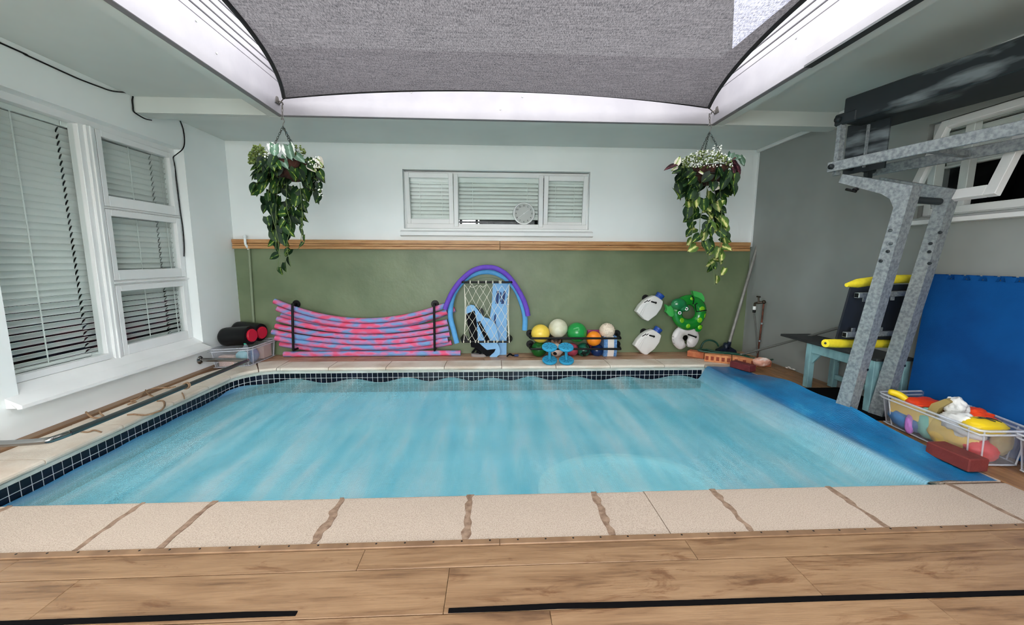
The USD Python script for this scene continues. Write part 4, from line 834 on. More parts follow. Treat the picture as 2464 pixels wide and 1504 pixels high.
# plastic jugs on pegs
JG = Polygon([(228, 490), (240, 470), (300, 370), (400, 268), (500, 205), (600, 170), (700, 215), (775, 285), (765, 330), (735, 430), (640, 560), (500, 668), (470, 688), (430, 672), (412, 655), (400, 660)])
for dx, dy, lab in ((0, 0, 'upper white plastic jug with blue neck, left of the green swim ring'), (-38, 678, 'lower white plastic jug with blue neck, left of the white ring')):
    Y = 4.30; f = lambda x, y, Y=Y: z7(x+dx, y+dy, Y)
    cen_ = f(500, 430); t = thing('plastic_jug', lab, 'jug', f(470, 690), 'jugs on pegs')
    pts = np.array([f(x, y)[[0, 2]] for x, y in list(JG.exterior.coords)[:-1]]); P_ = Polygon(pts)
    L = []
    for ins, dy_ in ((.012, -.05), (.004, -.042), (0, -.028), (0, .03), (.008, .045)):
        q = P_.buffer(-ins, join_style=1) if ins else P_
        ring = [q.exterior.interpolate(s, normalized=True) for s in np.linspace(0, 1, 64, endpoint=False)]; L.append([(r_.x, cen_[1]+dy_, r_.y) for r_ in ring])
    V = np.vstack(L+[[np.mean(L[0], 0)], [np.mean(L[-1], 0)]]); F = []; n_ = 64
    # rings may start at different corners: match each to the first by nearest point
    base0 = np.array(L[0])
    LL = [base0]
    for r_ in L[1:]:
        r_ = np.array(r_); k = int(np.argmin(((r_-LL[-1][0])**2).sum(1))); r_ = np.roll(r_, -k, 0)
        if np.linalg.norm(r_[8]-LL[-1][8]) > np.linalg.norm(r_[-8]-LL[-1][8]): r_ = np.vstack([r_[:1], r_[1:][::-1]])
        LL.append(r_)
    V = np.vstack(LL+[[LL[0].mean(0)], [LL[-1].mean(0)]])
    for i in range(4):
        for k in range(n_): l = (k+1) % n_; F += [[i*n_+k, i*n_+l, (i+1)*n_+l], [i*n_+k, (i+1)*n_+l, (i+1)*n_+k]]
    for k in range(n_): l = (k+1) % n_; F += [[5*n_, l, k], [5*n_+1, 4*n_+k, 4*n_+l]]
    m_ = trimesh.Trimesh(V, np.array(F), process=False); trimesh.repair.fix_normals(m_)
    part('body', m_, 'jug_white', t, smooth=50)
    a, b = f(668, 245, 4.30), f(775, 185, 4.30); ax = (f(755, 165)-f(690, 250)); ax /= np.linalg.norm(ax)
    part('neck', lathe([(0, 0), (.044, 0), (.046, .01), (.043, .045), (.047, .05), (.046, .075), (.035, .079), (0, .079)], 24, ax, f(672, 262)), 'jug_blue', t, smooth=40)
    for q in (((412, 322), (500, 262), (470, 330), (400, 420), (330, 530)), ((480, 300), (545, 262), (520, 300), (440, 400), (372, 560))):
        part('finger_rib', tube(smooth_path([f(x, y, cen_[1]-.046) for x, y in q[2:]]+[f(q[-1][0]-6, q[-1][1]+6, cen_[1]-.035)], 5), .006, 8), 'jug_white', t, smooth=True)
        part('handle_slot', tube(smooth_path([f(q[0][0], q[0][1], cen_[1]-.0475), f((q[0][0]+q[1][0])/2+8, (q[0][1]+q[1][1])/2, cen_[1]-.049), f(q[1][0], q[1][1], cen_[1]-.046)], 4), [.0015]+[.0045]*7+[.0015], 6), 'strap_black', t, smooth=True)
    pg = thing('wall_peg', 'black wall peg holding the %s white jug' % ('upper' if dy == 0 else 'lower'), 'peg', f(450, 235, 4.36))
    part('wall_disc', disc(f(448, 232, 4.355)+[0, .012, 0], (0, -1, 0), .040, .012, 24), 'black', pg, smooth=40)
    part('arm', tube([f(455, 240, 4.355), f(560, 298, cen_[1]-.045), f(648, 322, cen_[1]-.075)], .0085, 10), 'black', pg, smooth=True); part('tip', ball(f(652, 323, cen_[1]-.078), .012, 2), 'black', pg, smooth=True)

# green swim ring
C0 = z7(1300, 520, 4.25); ppz = 8.355*ppm(C0)
def gz(x, y, Y=4.25): return z7(x, y, Y)
t = thing('swim_ring', 'green inflatable swim ring with animal head, bulging eyes and lime spots', 'swim ring', C0-[0, 0, .2])
RA, RT = 245/ppz, 112/ppz; V, F, nu, nv = [], [], 48, 18
for i in range(nu):
    a = 2*math.pi*i/nu; ra = RA*(1+.05*math.cos(a-.5)); rt = RT*(1+.07*math.sin(3*a))
    for j in range(nv):
        b = 2*math.pi*j/nv; rr = ra+rt*math.cos(b); V.append(C0+[rr*math.cos(a), -.8*rt*math.sin(b), rr*math.sin(a)*1.02])
for i in range(nu):
    for j in range(nv): k, l = (i+1) % nu, (j+1) % nv; F += [[i*nv+j, k*nv+j, k*nv+l], [i*nv+j, k*nv+l, i*nv+l]]
part('tube', (np.array(V), np.array(F)), 'vinyl_green', t, smooth=True)
part('head', [ball(gz(1110, 350, 4.185), .072, 3, (1.15, .75, .9)), ball(gz(1200, 420, 4.18), .05, 3, (1.1, .8, .9))], 'vinyl_dkgreen', t, smooth=True)
for x, y in ((1132, 525), (1268, 443)):
    e = part('eye', ball(gz(x+10, y+4, 4.165), .0255, 3, (1, .8, 1)), 'vinyl_dkgreen', t, smooth=True); o = gz(x, y, 4.142)
    part('eye_white', disc(o, (-.15, -1, .1), .0185, .003, 20, .001), 'eye_white', e); part('pupil', lathe([(0, 0), (.009, 0), (.009, .002), (0, .002)], 16, (-.15, -1, .1), o+[0, -.003, 0]), 'ink', e)
for pts, m_ in ((((1372, 85), (1440, 95), (1545, 130), (1595, 210), (1600, 290), (1500, 310), (1440, 350), (1400, 290), (1405, 190)), 'vinyl_pale'), (((840, 360), (880, 400), (935, 375), (970, 430), (1000, 540), (960, 590), (910, 580), (840, 500), (860, 450)), 'vinyl_pale'), (((1395, 760), (1560, 770), (1545, 840), (1500, 890), (1440, 885)), 'vinyl_green')):
    part('fin', prism(Polygon([gz(x, y, 4.25)[[0, 2]] for x, y in pts]).buffer(.006).buffer(-.003), .05, (0, 4.27, 0), (1, 0, 0), (0, 0, 1)), m_, t)
for x, y, r_ in ((1535, 435, .031), (1610, 570, .028), (1490, 655, .029), (1510, 805, .025), (1140, 660, .028), (1260, 770, .026), (1335, 235, .018)):
    o = gz(x, y, 4.25); d = o-C0; rr = math.hypot(d[0], d[2]); a = math.atan2(d[2], d[0]); bb_ = math.asin(np.clip(math.sqrt(max(0, 1-((rr-RA)/RT)**2)), 0, 1)) if abs(rr-RA) < RT else .4
    if rr > RA+RT*.9: pos = np.array([o[0], 4.215, o[2]]); nrm = np.array([0, -1., 0])
    else:
        cb = np.clip((rr-RA)/RT, -.95, .95); sb = math.sqrt(1-cb*cb); nrm = np.array([cb*math.cos(a), -sb, cb*math.sin(a)]); pos = C0+[(RA+RT*cb*1.02)*math.cos(a), -.84*RT*sb, (RA+RT*cb*1.02)*math.sin(a)*1.02]
    part('spot', lathe([(0, .004), (r_*.8, .003), (r_, -.004)], 16, nrm, pos), 'vinyl_lime', t, smooth=True)
part('belt_strap', [tube([gz(1490, 330, 4.17), gz(1440, 360, 4.175), gz(1470, 500, 4.185), gz(1670, 470, 4.19)], .005, 6), tube(smooth_path([gz(1380, 180, 4.19), gz(1415, 250, 4.17), gz(1400, 350, 4.18)], 4), .005, 6)], 'strap_black', t, smooth=True)
# white inflatable neck ring
C1 = z7(1245, 1025, 4.27)
t = thing('neck_ring', 'wrinkled white inflatable neck ring hung on a peg below the green ring', 'swim ring', C1-[0, 0, .13])
V, F = [], []; ppz = 8.355*ppm(C1); RA, RT = 166/ppz, 110/ppz; g0 = math.radians(-80)
for i in range(nu+1):
    a = g0+math.radians(5)+(2*math.pi-math.radians(12))*i/nu; e = min(1, .35+2.2*min(i, nu-i)/nu*4)
    for j in range(nv):
        b = 2*math.pi*j/nv; wr = 1+.035*math.sin(17*a+2*math.sin(3*a))*max(0, -math.cos(b)); rr = RA+RT*e*math.cos(b)*wr
        V.append(C1+[rr*math.cos(a), -.62*RT*e*math.sin(b)*wr, rr*math.sin(a)*.95])
for i in range(nu):
    for j in range(nv): l = (j+1) % nv; F += [[i*nv+j, (i+1)*nv+j, (i+1)*nv+l], [i*nv+j, (i+1)*nv+l, i*nv+l]]
for i in (0, nu):
    V.append(np.mean(V[i*nv:(i+1)*nv], 0)); F += [[len(V)-1, i*nv+(j+1) % nv, i*nv+j] for j in range(nv)]
part('tube', (np.array(V), np.array(F)), 'vinyl_white', t, smooth=True)
part('stitching', [rod(z7(x, y, 4.215), z7(x+24, y+12, 4.21), .002, 5) for x, y in ((985, 1000), (990, 1060), (1005, 1130))], 'charcoal', t)
pg = thing('wall_peg', 'black wall peg through the hole of the white neck ring', 'peg', z7(1245, 1015, 4.36))
part('wall_disc', disc(z7(1243, 1015, 4.355)+[0, .012, 0], (0, -1, 0), .042, .012, 24), 'black', pg, smooth=40); part('arm', tube([z7(1250, 945, 4.35), z7(1320, 965, 4.22), z7(1450, 1010, 4.16)], .0085, 10), 'black', pg, smooth=True); part('tip', ball(z7(1455, 1012, 4.157), .012, 2), 'black', pg, smooth=True)

# ================================================================== LEFT SIDE OF THE POOL
def lump(at, r, sc=(1, 1, 1), amp=.25, f=2.2, seed=0, sub=3, rot=0.):
    s = trimesh.creation.icosphere(subdivisions=sub); v = s.vertices*(1+amp*(meshkit.fbm(s.vertices*f+seed*7.3, 3, seed)[:, None]-.5)*2)*r*np.asarray(sc)
    return trimesh.transform_points(v, trimesh.transformations.rotation_matrix(rot, (0, 0, 1)))+np.asarray(at), s.faces
def loft_box(b, tp, th, z0, z1):
    """thin-walled open tub: b, tp = bottom and top corner points (4 x 2), wall thickness th"""
    b, tp = np.asarray(b, float), np.asarray(tp, float)
    def ring(P, ins, z): q = Polygon(P).buffer(-.015-ins).buffer(.015); p = [q.exterior.interpolate(s, normalized=True) for s in np.linspace(0, 1, 48, endpoint=False)]; p = np.array([[k.x, k.y, z] for k in p]); k = int(np.argmin(((p[:, :2]-P[0])**2).sum(1))); return np.roll(p, -k, 0)
    L = [ring(b, 0, z0), ring(tp, 0, z1), ring(tp, th, z1), ring(b, th, z0+th)]; n = 48; V = np.vstack(L+[[L[0].mean(0)], [L[3].mean(0)]]); F = []
    for i in range(3):
        for k in range(n): l = (k+1) % n; F += [[i*n+k, i*n+l, (i+1)*n+l], [i*n+k, (i+1)*n+l, (i+1)*n+k]]
    for k in range(n): l = (k+1) % n; F += [[4*n, l, k], [4*n+1, 3*n+k, 3*n+l]]
    return V, np.array(F)
def clear_bin(label, b, tp, h, z0=.002, group=None):
    b, tp = np.asarray(b, float), np.asarray(tp, float)
    t = thing('storage_box', label, 'storage box', (*b.mean(0), z0), group)
    part('tub', loft_box(b, tp, .003, z0, z0+h), 'clear_plastic', t, smooth=40)
    for z, grow in ((z0+h-.004, .012), (z0+h-.026, .008), (z0+.008, .002)):
        P = (tp if z > z0+.1 else b); q = Polygon(P).buffer(grow, join_style=1); pts = [q.exterior.interpolate(s, normalized=True) for s in np.linspace(0, 1, 40, endpoint=False)]
        part('rim' if z > z0+.1 else 'base_rib', tube([(k.x, k.y, z) for k in pts], .0055 if z > z0+.1 else .004, 6, closed=True), 'clear_rim', t, smooth=True)
    for k in range(4):
        for f in ((.06, .94) if k % 2 == 0 else (.1, .9)):
            l = (k+1) % 4; p0 = b[k]*(1-f)+b[l]*f; p1 = tp[k]*(1-f)+tp[l]*f; part('corner_rib', rod((*p0, z0+.01), (*p1, z0+h-.01), .004, 6), 'clear_rim', t, smooth=True)
    return t
bl = [(-2.672, 3.80), (-2.378, 3.885), (-2.365, 4.31), (-2.66, 4.30)]
clear_bin('clear plastic storage box in the far left corner holding two black cylinders', bl, [(-2.69, 3.785), (-2.366, 3.872), (-2.352, 4.325), (-2.675, 4.315)], .19)
for (x0, y0, x1, y1, rp, Y0, Y1), lab in (((660, 610, 1435, 565, 1, 4.03, 3.98), 'front of two black cylinders with red ends lying in the left clear box'), ((1050, 440, 1685, 508, 1, 4.24, 4.17), 'rear of two black cylinders with red ends lying in the left clear box')):
    a, b = onY(460+x0/10.025, 750+y0/10.025, Y0), onY(460+x1/10.025, 750+y1/10.025, Y1); d = (b-a)/np.linalg.norm(b-a)
    a = b-d*.37 if Y0 < 4.1 else b-d*.33
    a[0] = max(a[0], -2.72); t = thing('weighted_cylinder', lab, 'cylinder', np.minimum(a, b), 'black cylinders with red ends'); L = np.linalg.norm(b-a); R_ = .094
    part('body', lathe([(0, 0), (R_*.7, .004), (R_*.95, .03), (R_, .06), (R_, L-.03), (R_*.97, L-.008), (R_*.86, L), (0, L)], 28, d, a), 'jar_black', t, smooth=40)
    part('end_cap', lathe([(0, L-.002), (R_*.68, L-.002), (R_*.68, L+.012), (R_*.63, L+.018), (0, L+.018)], 28, d, a), 'jar_red', t, smooth=40, label='red round end cap')
t = thing('water_bottle', 'clear water bottle with a green cap standing in the left clear box', 'bottle', (-2.44, 3.95, .01)); bo = np.array([-2.443, 3.94, .02])
part('bottle', lathe([(0, 0), (.03, 0), (.032, .01), (.032, .13), (.028, .15), (.013, .18), (.013, .195)], 20, (0, 0, 1), bo), 'bottle_plastic', t, smooth=40); part('cap', lathe([(0, .19), (.015, .19), (.015, .212), (.012, .216), (0, .216)], 16, (.0, 0, 1), bo), 'cap_green', t, smooth=40)
for at, r, sc, m_, lab, sd in (((-2.43, 4.03, .075), .075, (.55, 1, .9), 'denim', 'folded blue cloth inside the left clear box', 1), ((-2.46, 3.90, .085), .06, (.9, .5, 1.2), 'teal_cloth', 'pale turquoise cloth inside the left clear box', 2), ((-2.42, 4.2, .08), .075, (.5, 1., .9), 'card', 'pinkish cardboard pack inside the left clear box', 3), ((-2.58, 3.88, .06), .07, (1, .55, .75), 'card', 'pale pack at the near end of the left clear box', 4)):
    solo('cloth_bundle' if 'cloth' in lab else 'carton', lump(at, r, sc, .2, 1.5, sd) if 'cloth' in lab else cbox(at[0]-r*sc[0], at[0]+r*sc[0], at[1]-r*sc[1], at[1]+r*sc[1], at[2]-r*sc[2], at[2]+r*sc[2], .006), m_, lab, 'cloth' if 'cloth' in lab else 'carton', smooth=30)
# grab rail
t = thing('grab_rail', 'long steel grab rail along the left pool edge returning to the wall at both ends', 'grab rail', (-2.5, 2.9, 0))
rx_, rz = -2.30, .100
part('bar', tube(smooth_path([(rx_-.0, 3.70, rz), (rx_, 3.2, rz), (rx_, 2.6, rz), (rx_, 2.15, rz+.004)], 4), .0165, 14), 'rail_grey', t, smooth=True)
part('far_return', tube(smooth_path([(rx_, 3.70, rz), (rx_-.006, 3.722, rz), (rx_-.03, 3.730, rz+.001), (-2.5, 3.729, rz+.005), (XL+.004, 3.728, rz+.008)], 5), .0165, 14), 'steel', t, smooth=True)
part('near_return', tube(smooth_path([(rx_, 2.15, rz+.004), (rx_-.008, 2.09, rz+.004), (rx_-.035, 2.058, rz+.004), (-2.5, 2.045, rz), (XL+.004, 2.04, rz)], 5), .0165, 14), 'steel', t, smooth=True)
for y in (3.728, 2.04): part('flange', lathe([(0, 0), (.036, 0), (.038, .006), (.030, .014), (.018, .018), (0, .018)], 24, (1, 0, 0), (XL+.001, y, rz+.006)), 'steel', t, smooth=40)
def gp(x, y, z=.016): return onZ(180+x/7.52, 880+y/7.52, z)
t = thing('rope', 'tan rope looped round the grab rail and the wood strip on the left coping', 'rope', gp(1200, 600)*[1, 1, 0])
for pts in ([(205, 840, .03), (235, 880, .03), (310, 930, .012), (430, 945, .01), (520, 920, .012), (470, 870, .02), (440, 815, .025)], [(960, 700, .01), (1100, 650, .012), (1010, 640, .022), (1150, 590, .03), (1270, 470, .03), (1400, 420, .028), (1560, 400, .03), (1700, 400, .02), (1820, 380, .015)], [(1280, 440, .03), (1330, 520, .025), (1420, 560, .012), (1360, 520, .02)],
            [(1490, 640, .005), (1600, 640, .006), (1625, 720, .006), (1570, 800, .005), (1450, 850, .005), (1300, 890, .005), (1190, 890, .006), (1060, 880, .005), (950, 890, .005)], [(1190, 890, .006), (1300, 895, .005), (1430, 870, .006)], [(1940, 490, .006), (1975, 560, .006), (1985, 600, -.004)], [(100, 1190, .006), (240, 1200, .006), (350, 1165, .006), (480, 1200, .005)]):
    part('strand', tube(smooth_path([gp(x, y, z) for x, y, z in pts], 6), .0058 if len(pts) > 4 else .0042, 7), 'rope', t, smooth=True)
y_ = 3.0; rc_ = onX(180+2030/7.52, 880+370/7.52, rx_)
for k in range(2): part('wrap', tube([(rx_+.0215*math.cos(a), rc_[1]+.006*math.sin(a)+k*.012-.01, rz+.0215*math.sin(a)) for a in np.linspace(0, 2*np.pi, 16, endpoint=False)], .005, 6, closed=True), 'rope', t, smooth=True)

# ================================================================== RIGHT SIDE
# pool lift: everything measured in its own upright plane
LO = np.array([2.28, 2.358, 0.]); LD = np.array([-.24, .97, 0]); LD /= np.linalg.norm(LD); LN = np.array([LD[1], -LD[0], 0])
def lift(s, n, z): return LO+LD*s+LN*n+np.array([0, 0, z])
def lsz(x, y, n=0.):
    r = ray(x, y); p = EYE+r*(((LO+LN*n-EYE) @ LN)/(r @ LN)); return np.array([(p-LO) @ LD, p[2]])
def lons(x, y, s): r = ray(x, y); p = EYE+r*(((LO+LD*s-EYE) @ LD)/(r @ LD)); return np.array([(p-LO) @ LN, p[2]])
L2N = .345
t = thing('pool_lift', 'galvanised steel pool lift with two long leaning legs by the right wall', 'pool lift', (2.55, 2.45, 0))
leg_px = [(2196, 447), (2064.8, 900), (2036, 997), (2002, 997), (2031.5, 900), (2150, 500), (2141, 478), (2120, 466), (2018, 439), (2027, 419)]
lp = [lsz(*q) for q in leg_px]
lp[2][1] = lp[3][1] = .004
for n in (0., L2N): part('leg_frame', prism(Polygon(lp).buffer(.002).buffer(-.001), .08, lift(0, n, 0), LD, (0, 0, 1)), 'galv', t)
for n, bl_ in ((0., ((2143, 554.5), (2144, 586), (2137, 605), (2120, 628))), (L2N, ((2262.5, 559.5), (2240, 586), (2237, 606), (2237, 634)))):
    for q in bl_: s_, z_ = lsz(*q, n); part('bolt', lathe([(0, -.002), (.0095, -.002), (.0095, .006), (.006, .009), (0, .009)], 8, -LN, lift(s_, n, z_)), 'galv_shaded', t, smooth=30)
for n in (0., L2N):
    for q in ((2096, 868),): s_, z_ = lsz(*q, 0.); part('bolt_hole', disc(lift(-.075, n+.04, z_-.07), -LD, .008, .002, 12, .0005), 'black', t)
s_, z_ = lsz(2010, 402); sb = s_
for n in (-.022, L2N+.02): part('lower_arm', beam(lift(s_+.03, n, z_), lift(-1.5, n, z_), .02, .062, ch=.003), 'galv', t)
part('arm_pin', rod(lift(s_, -.045, z_), lift(s_, .36, z_), .017, 12), 'galv_shaded', t, smooth=True)
part('arm_spacer', beam(lift(-.25, -.02, z_-.01), lift(-.25, .32, z_-.01), .035, .03), 'galv', t)
zu = lsz(2127, 279)[1]+.025
part('upper_arm', [beam(lift(s_-.02, .17, zu+.075), lift(-1.5, .17, zu+.075), .36, .15, ch=.006)], 'galv_shaded', t)
part('upper_lug', beam(lift(s_+.03, .0, zu+.03), lift(s_-.10, .0, zu+.03), .03, .07, ch=.008), 'galv_shaded', t)
part('upper_pin', rod(lift(s_, -.03, zu+.03), lift(s_, .33, zu+.03), .02, 14), 'galv_shaded', t, smooth=True)
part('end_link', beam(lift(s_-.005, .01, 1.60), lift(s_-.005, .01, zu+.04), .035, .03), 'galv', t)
part('end_plate', beam(lift(s_-.07, .15, 1.62), lift(s_-.07, .15, zu+.02), .012, .24, up=LD), 'galv_shaded', t); part('guide_rod', beam(lift(s_-.09, .12, 1.64), lift(s_-.09, .12, 1.9), .012, .012), 'galv', t)
part('end_link', beam(lift(s_-.005, .30, 1.60), lift(s_-.005, .30, zu+.04), .035, .03), 'galv_shaded', t)
part('cross_bar', rod(lift(lp[0][0]+.05, .06, 1.40), lift(lp[0][0]+.05, .34, 1.40), .02, 12), 'galv_shaded', t, smooth=True)
a_ = lsz(2040, 448); part('clamp_lever', [rod(lift(a_[0], -.01, a_[1]-.02), lift(a_[0]-.07, -.03, a_[1]-.045), .008, 8), ball(lift(a_[0]-.06, -.02, a_[1]-.03), .018, 2, (1, 1, .6))], 'black', t, smooth=True)
part('column', beam(lift(-1.55, .15, 0), lift(-1.55, .15, 2.2), .16, .16, up=(1, 0, 0), ch=.006), 'galv', t)
# the seat held between the legs
st = lsz(2050, 690)[0]; sbm = lsz(2013, 821)[0]
t = thing('lift_seat', 'black hanging seat board edged with yellow foam between the legs of the pool lift', 'lift seat', lift(.05, .15, .3))
def seat(x, y, s): n, z = lons(x, y, s); return lift(s, n, z)
TLs, TRs, BLs, BRs = seat(2050, 688, st), seat(2201, 684, st), seat(2012, 822, sbm), seat(2165, 823, sbm)
nrm = np.cross(TRs-TLs, BLs-TLs); nrm /= np.linalg.norm(nrm)
if nrm @ LD < 0: nrm = -nrm
part('board', hull([p+nrm*d for p in (TLs, TRs, BLs, BRs) for d in (0, .012)]), 'seat_black', t)
for a, b, nm in ((seat(2037, 686, st+.005), seat(2204, 671, st+.005), 'top'), (seat(1986, 826, sbm-.0), seat(2152, 827, sbm-.0), 'bottom')):
    pts = [a+(b-a)*k+np.array([0, 0, .012*math.sin(math.pi*k) if nm == 'top' else 0]) for k in np.linspace(0, 1, 8)]
    q = part('foam_edging', tube(pts, [.012 if nm == 'top' else .026]+[.0285]*6+[.027], 14), 'yellow_foam', t, smooth=40, label='yellow foam tube on the %s edge' % nm)
    if nm == 'bottom': d = (a-b)/np.linalg.norm(a-b); part('bore', disc(a-d*.001, d, .008, .0015, 10, .0003), 'charcoal', q)
for (x0, y0, x1, y1), s in (((2053, 709, 2200, 703), st+(sbm-st)*.15), ((2024, 803, 2168, 799), st+(sbm-st)*.86)):
    a, b = seat(x0, y0, s)-nrm*.02, seat(x1, y1, s)-nrm*.02
    q = part('tube', beam(a, b, .03, .034, ch=.003), 'galv', t); d = (b-a)/np.linalg.norm(b-a); part('tube_mouth', beam(a-d*.0006, a+d*.004, .022, .026), 'black', q)
    for f in (.13, .58): c_ = a+(b-a)*f+np.array([0, 0, .028 if y0 > 750 else -.028]); part('lug', beam(c_-d*.014, c_+d*.014, .008, .03), 'galv', q)
# low teal table
t = thing('low_table', 'low teal painted wooden table with a dark top standing behind the pool lift', 'table', (2.74, 2.97, 0))
tx0, tx1, ty0, ty1, tz = 2.605, 2.872, 2.50, 3.40, .372
part('table_top', cbox(tx0-.012, tx1, ty0-.01, ty1, tz, tz+.02, .003), 'charcoal', t)
for x in (tx0, tx1-.05):
    for y in (3.06, 2.515): part('leg', cbox(x, x+.045, y, y+.05, .0, tz, .003), 'teal', t)
    part('apron', cbox(x+.008, x+.032, 2.565, 3.06, tz-.075, tz, .003), 'teal', t)
    for y, s in ((3.06, -1), (2.565, 1)): part('corner_brace', prism([(0, 0), (s*.075, 0), (0, -.085)], .016, (x+.024, y, tz-.075), (0, 1, 0), (0, 0, 1)), 'teal', t)
for y in (2.525, 3.08): part('apron', cbox(tx0+.04, tx1-.05, y, y+.024, tz-.075, tz, .003), 'teal', t)
part('stretcher', cbox(tx1-.04, tx1-.012, 2.565, 3.07, .07, .11, .003), 'teal', t)
solo('floor_mat', cbox(2.465, 2.872, 2.385, 3.04, .0, .006, .002), 'black_rubber', 'thin black sheet standing in for the shade under the low table and the lift legs', 'mat')  # added black sheet paints the shade onto the floor boards here
# blue puzzle mats
def puzzle(y0, y1, h, ph):
    P = [(y0, 0), (y0, h)]
    y = y0+ph
    while y < y1-.07: P += [(y, h), (y-.010, h-.028), (y+.036, h-.028), (y+.026, h)]; y += .081
    return Polygon(P+[(y1, h), (y1, 0)]).buffer(0)
for k, (x, ph, ln, lab) in enumerate(((2.805, .11, .045, 'front blue foam puzzle mat leaning on the right wall'), (2.84, .075, .03, 'rear blue foam puzzle mat, its teeth showing through the notches of the front one'))):
    t = thing('puzzle_mat', lab, 'foam mat', (x, 2.0, 0), 'blue puzzle mats'); u = np.array([ln, 0, .95]); u /= np.linalg.norm(u)
    part('sheet', prism(puzzle(-2.445, -1.0, .962+.004*k, ph), .022, (x-.0, 0, .001), (0, -1, 0), u), 'mat_blue', t)
# bins of toys
clear_bin('clear plastic bin heaped with yellow, orange and white pool toys', [(2.495, 1.80), (2.70, 1.79), (2.80, 2.33), (2.545, 2.345)], [(2.445, 1.772), (2.70, 1.765), (2.84, 2.35), (2.495, 2.345)], .21, group='clear bins by the blue mats')
clear_bin('clear plastic bin of red and pink floats cut off by the right frame edge', [(2.63, 1.46), (2.85, 1.46), (2.86, 1.745), (2.645, 1.745)], [(2.605, 1.44), (2.87, 1.44), (2.87, 1.755), (2.62, 1.755)], .20, group='clear bins by the blue mats')
def bz(x, y, z): return onZ(2080+x/5.372, 900+y/5.372, z)
def toy(name, label, at, r, sc, m_, seed, amp=.25, rot=0., f=2.2): return solo(name, lump(at, r, sc, amp, f, seed, rot=rot), m_, label, 'toy', 'pool toys in the clear bins', smooth=True)
toy('pool_toy', 'crumpled orange float lying across the far half of the toy bin', (2.63, 2.19, .185), .115, (1.0, .7, .32), 'toy_orange', 1, .3)
toy('pool_toy', 'orange float flap behind the white toy in the bin', (2.68, 1.99, .20), .09, (.9, .8, .42), 'toy_orange', 2, .45)
toy('pool_toy', 'yellow inflatable with thin black lines at the near end of the toy bin', (2.585, 1.87, .185), .11, (1.0, .6, .42), 'toy_yellow', 3, .15)
toy('pool_toy', 'blue grey sponge block low in the far left of the toy bin', (2.55, 2.21, .085), .085, (.5, 1.35, .85), 'toy_blue', 4, .12)
toy('pool_toy', 'cream yellow float behind the plastic in the middle of the toy bin', (2.545, 1.965, .095), .095, (.55, 1.3, .95), 'toy_cream', 5, .2)
toy('pool_toy', 'pale teal toy behind the plastic of the toy bin', (2.55, 2.09, .105), .075, (.5, 1.1, 1.2), 'toy_teal', 6, .2)
toy('pool_toy', 'mauve toy strip behind the plastic of the toy bin', (2.525, 2.17, .07), .05, (.5, .5, 1.3), 'toy_purple', 7, .15)
toy('pool_toy', 'red toy pressed against the near bottom corner of the toy bin', (2.58, 1.86, .06), .07, (1.15, .8, .8), 'toy_red', 8, .2)
toy('pool_toy', 'olive spotted yellow toy in the near end of the toy bin', (2.65, 1.835, .11), .065, (.9, .5, 1), 'toy_olive', 9, .2)
t = thing('plush_toy', 'white crumpled toy with an olive brown flap sticking out of the bin', 'toy', (2.56, 1.97, .12), 'pool toys in the clear bins')
part('body', lump((2.545, 1.93, .165), .085, (.75, 1.15, .8), .4, 2.6, 11), 'toy_white', t, smooth=True); part('peak', lump((2.585, 2.0, .235), .052, (.8, .9, 1.25), .35, 2, 12), 'toy_white', t, smooth=True)
part('flap', prism(Polygon([(0, 0), (.02, .06), (.07, .105), (.085, .098), (.045, .05), (.03, -.01)]).buffer(.006), .05, (2.555, 2.09, .175), (.25, -.97, 0), (0, 0, 1)), 'toy_olive', t)
t = thing('pool_toy', 'yellow foam strip poking over the far left rim of the toy bin', 'toy', (2.53, 2.28, .1), 'pool toys in the clear bins')
part('strip', tube(smooth_path([(2.515, 2.315, .225), (2.545, 2.27, .215), (2.57, 2.2, .17), (2.6, 2.12, .14)], 5), [.014]+[.02]*14+[.014], 10), 'toy_yellow', t, smooth=True)
part('sheet', cbox(2.515, 2.53, 2.05, 2.30, .10, .185, .005), 'toy_cream', t)
tt = thing('cord_tangle', 'thin black cord tangled over the yellow inflatable in the bin', 'cord', (2.58, 1.87, .2)); 
part('cord', [tube(smooth_path([(2.52, 1.90, .218), (2.545, 1.875, .229), (2.57, 1.865, .233), (2.60, 1.86, .233), (2.63, 1.85, .226)], 4), .003, 5), tube(smooth_path([(2.56, 1.895, .226), (2.575, 1.87, .233), (2.60, 1.835, .226)], 4), .003, 5), tube(smooth_path([(2.62, 1.89, .224), (2.615, 1.86, .231), (2.64, 1.84, .219)], 4), .003, 5)], 'ink', tt, smooth=True)
for k, (at, r) in enumerate((((2.675, 1.64, .085), .062), ((2.74, 1.70, .12), .06), ((2.76, 1.58, .075), .065))): toy('pool_float', ('coral red float block nearest the left side of the right bin', 'coral red float block at the back of the right bin', 'coral red float block deep in the right bin')[k], at, r, (1, .85, .9), 'toy_red', 20+k, .18, rot=.5*k)
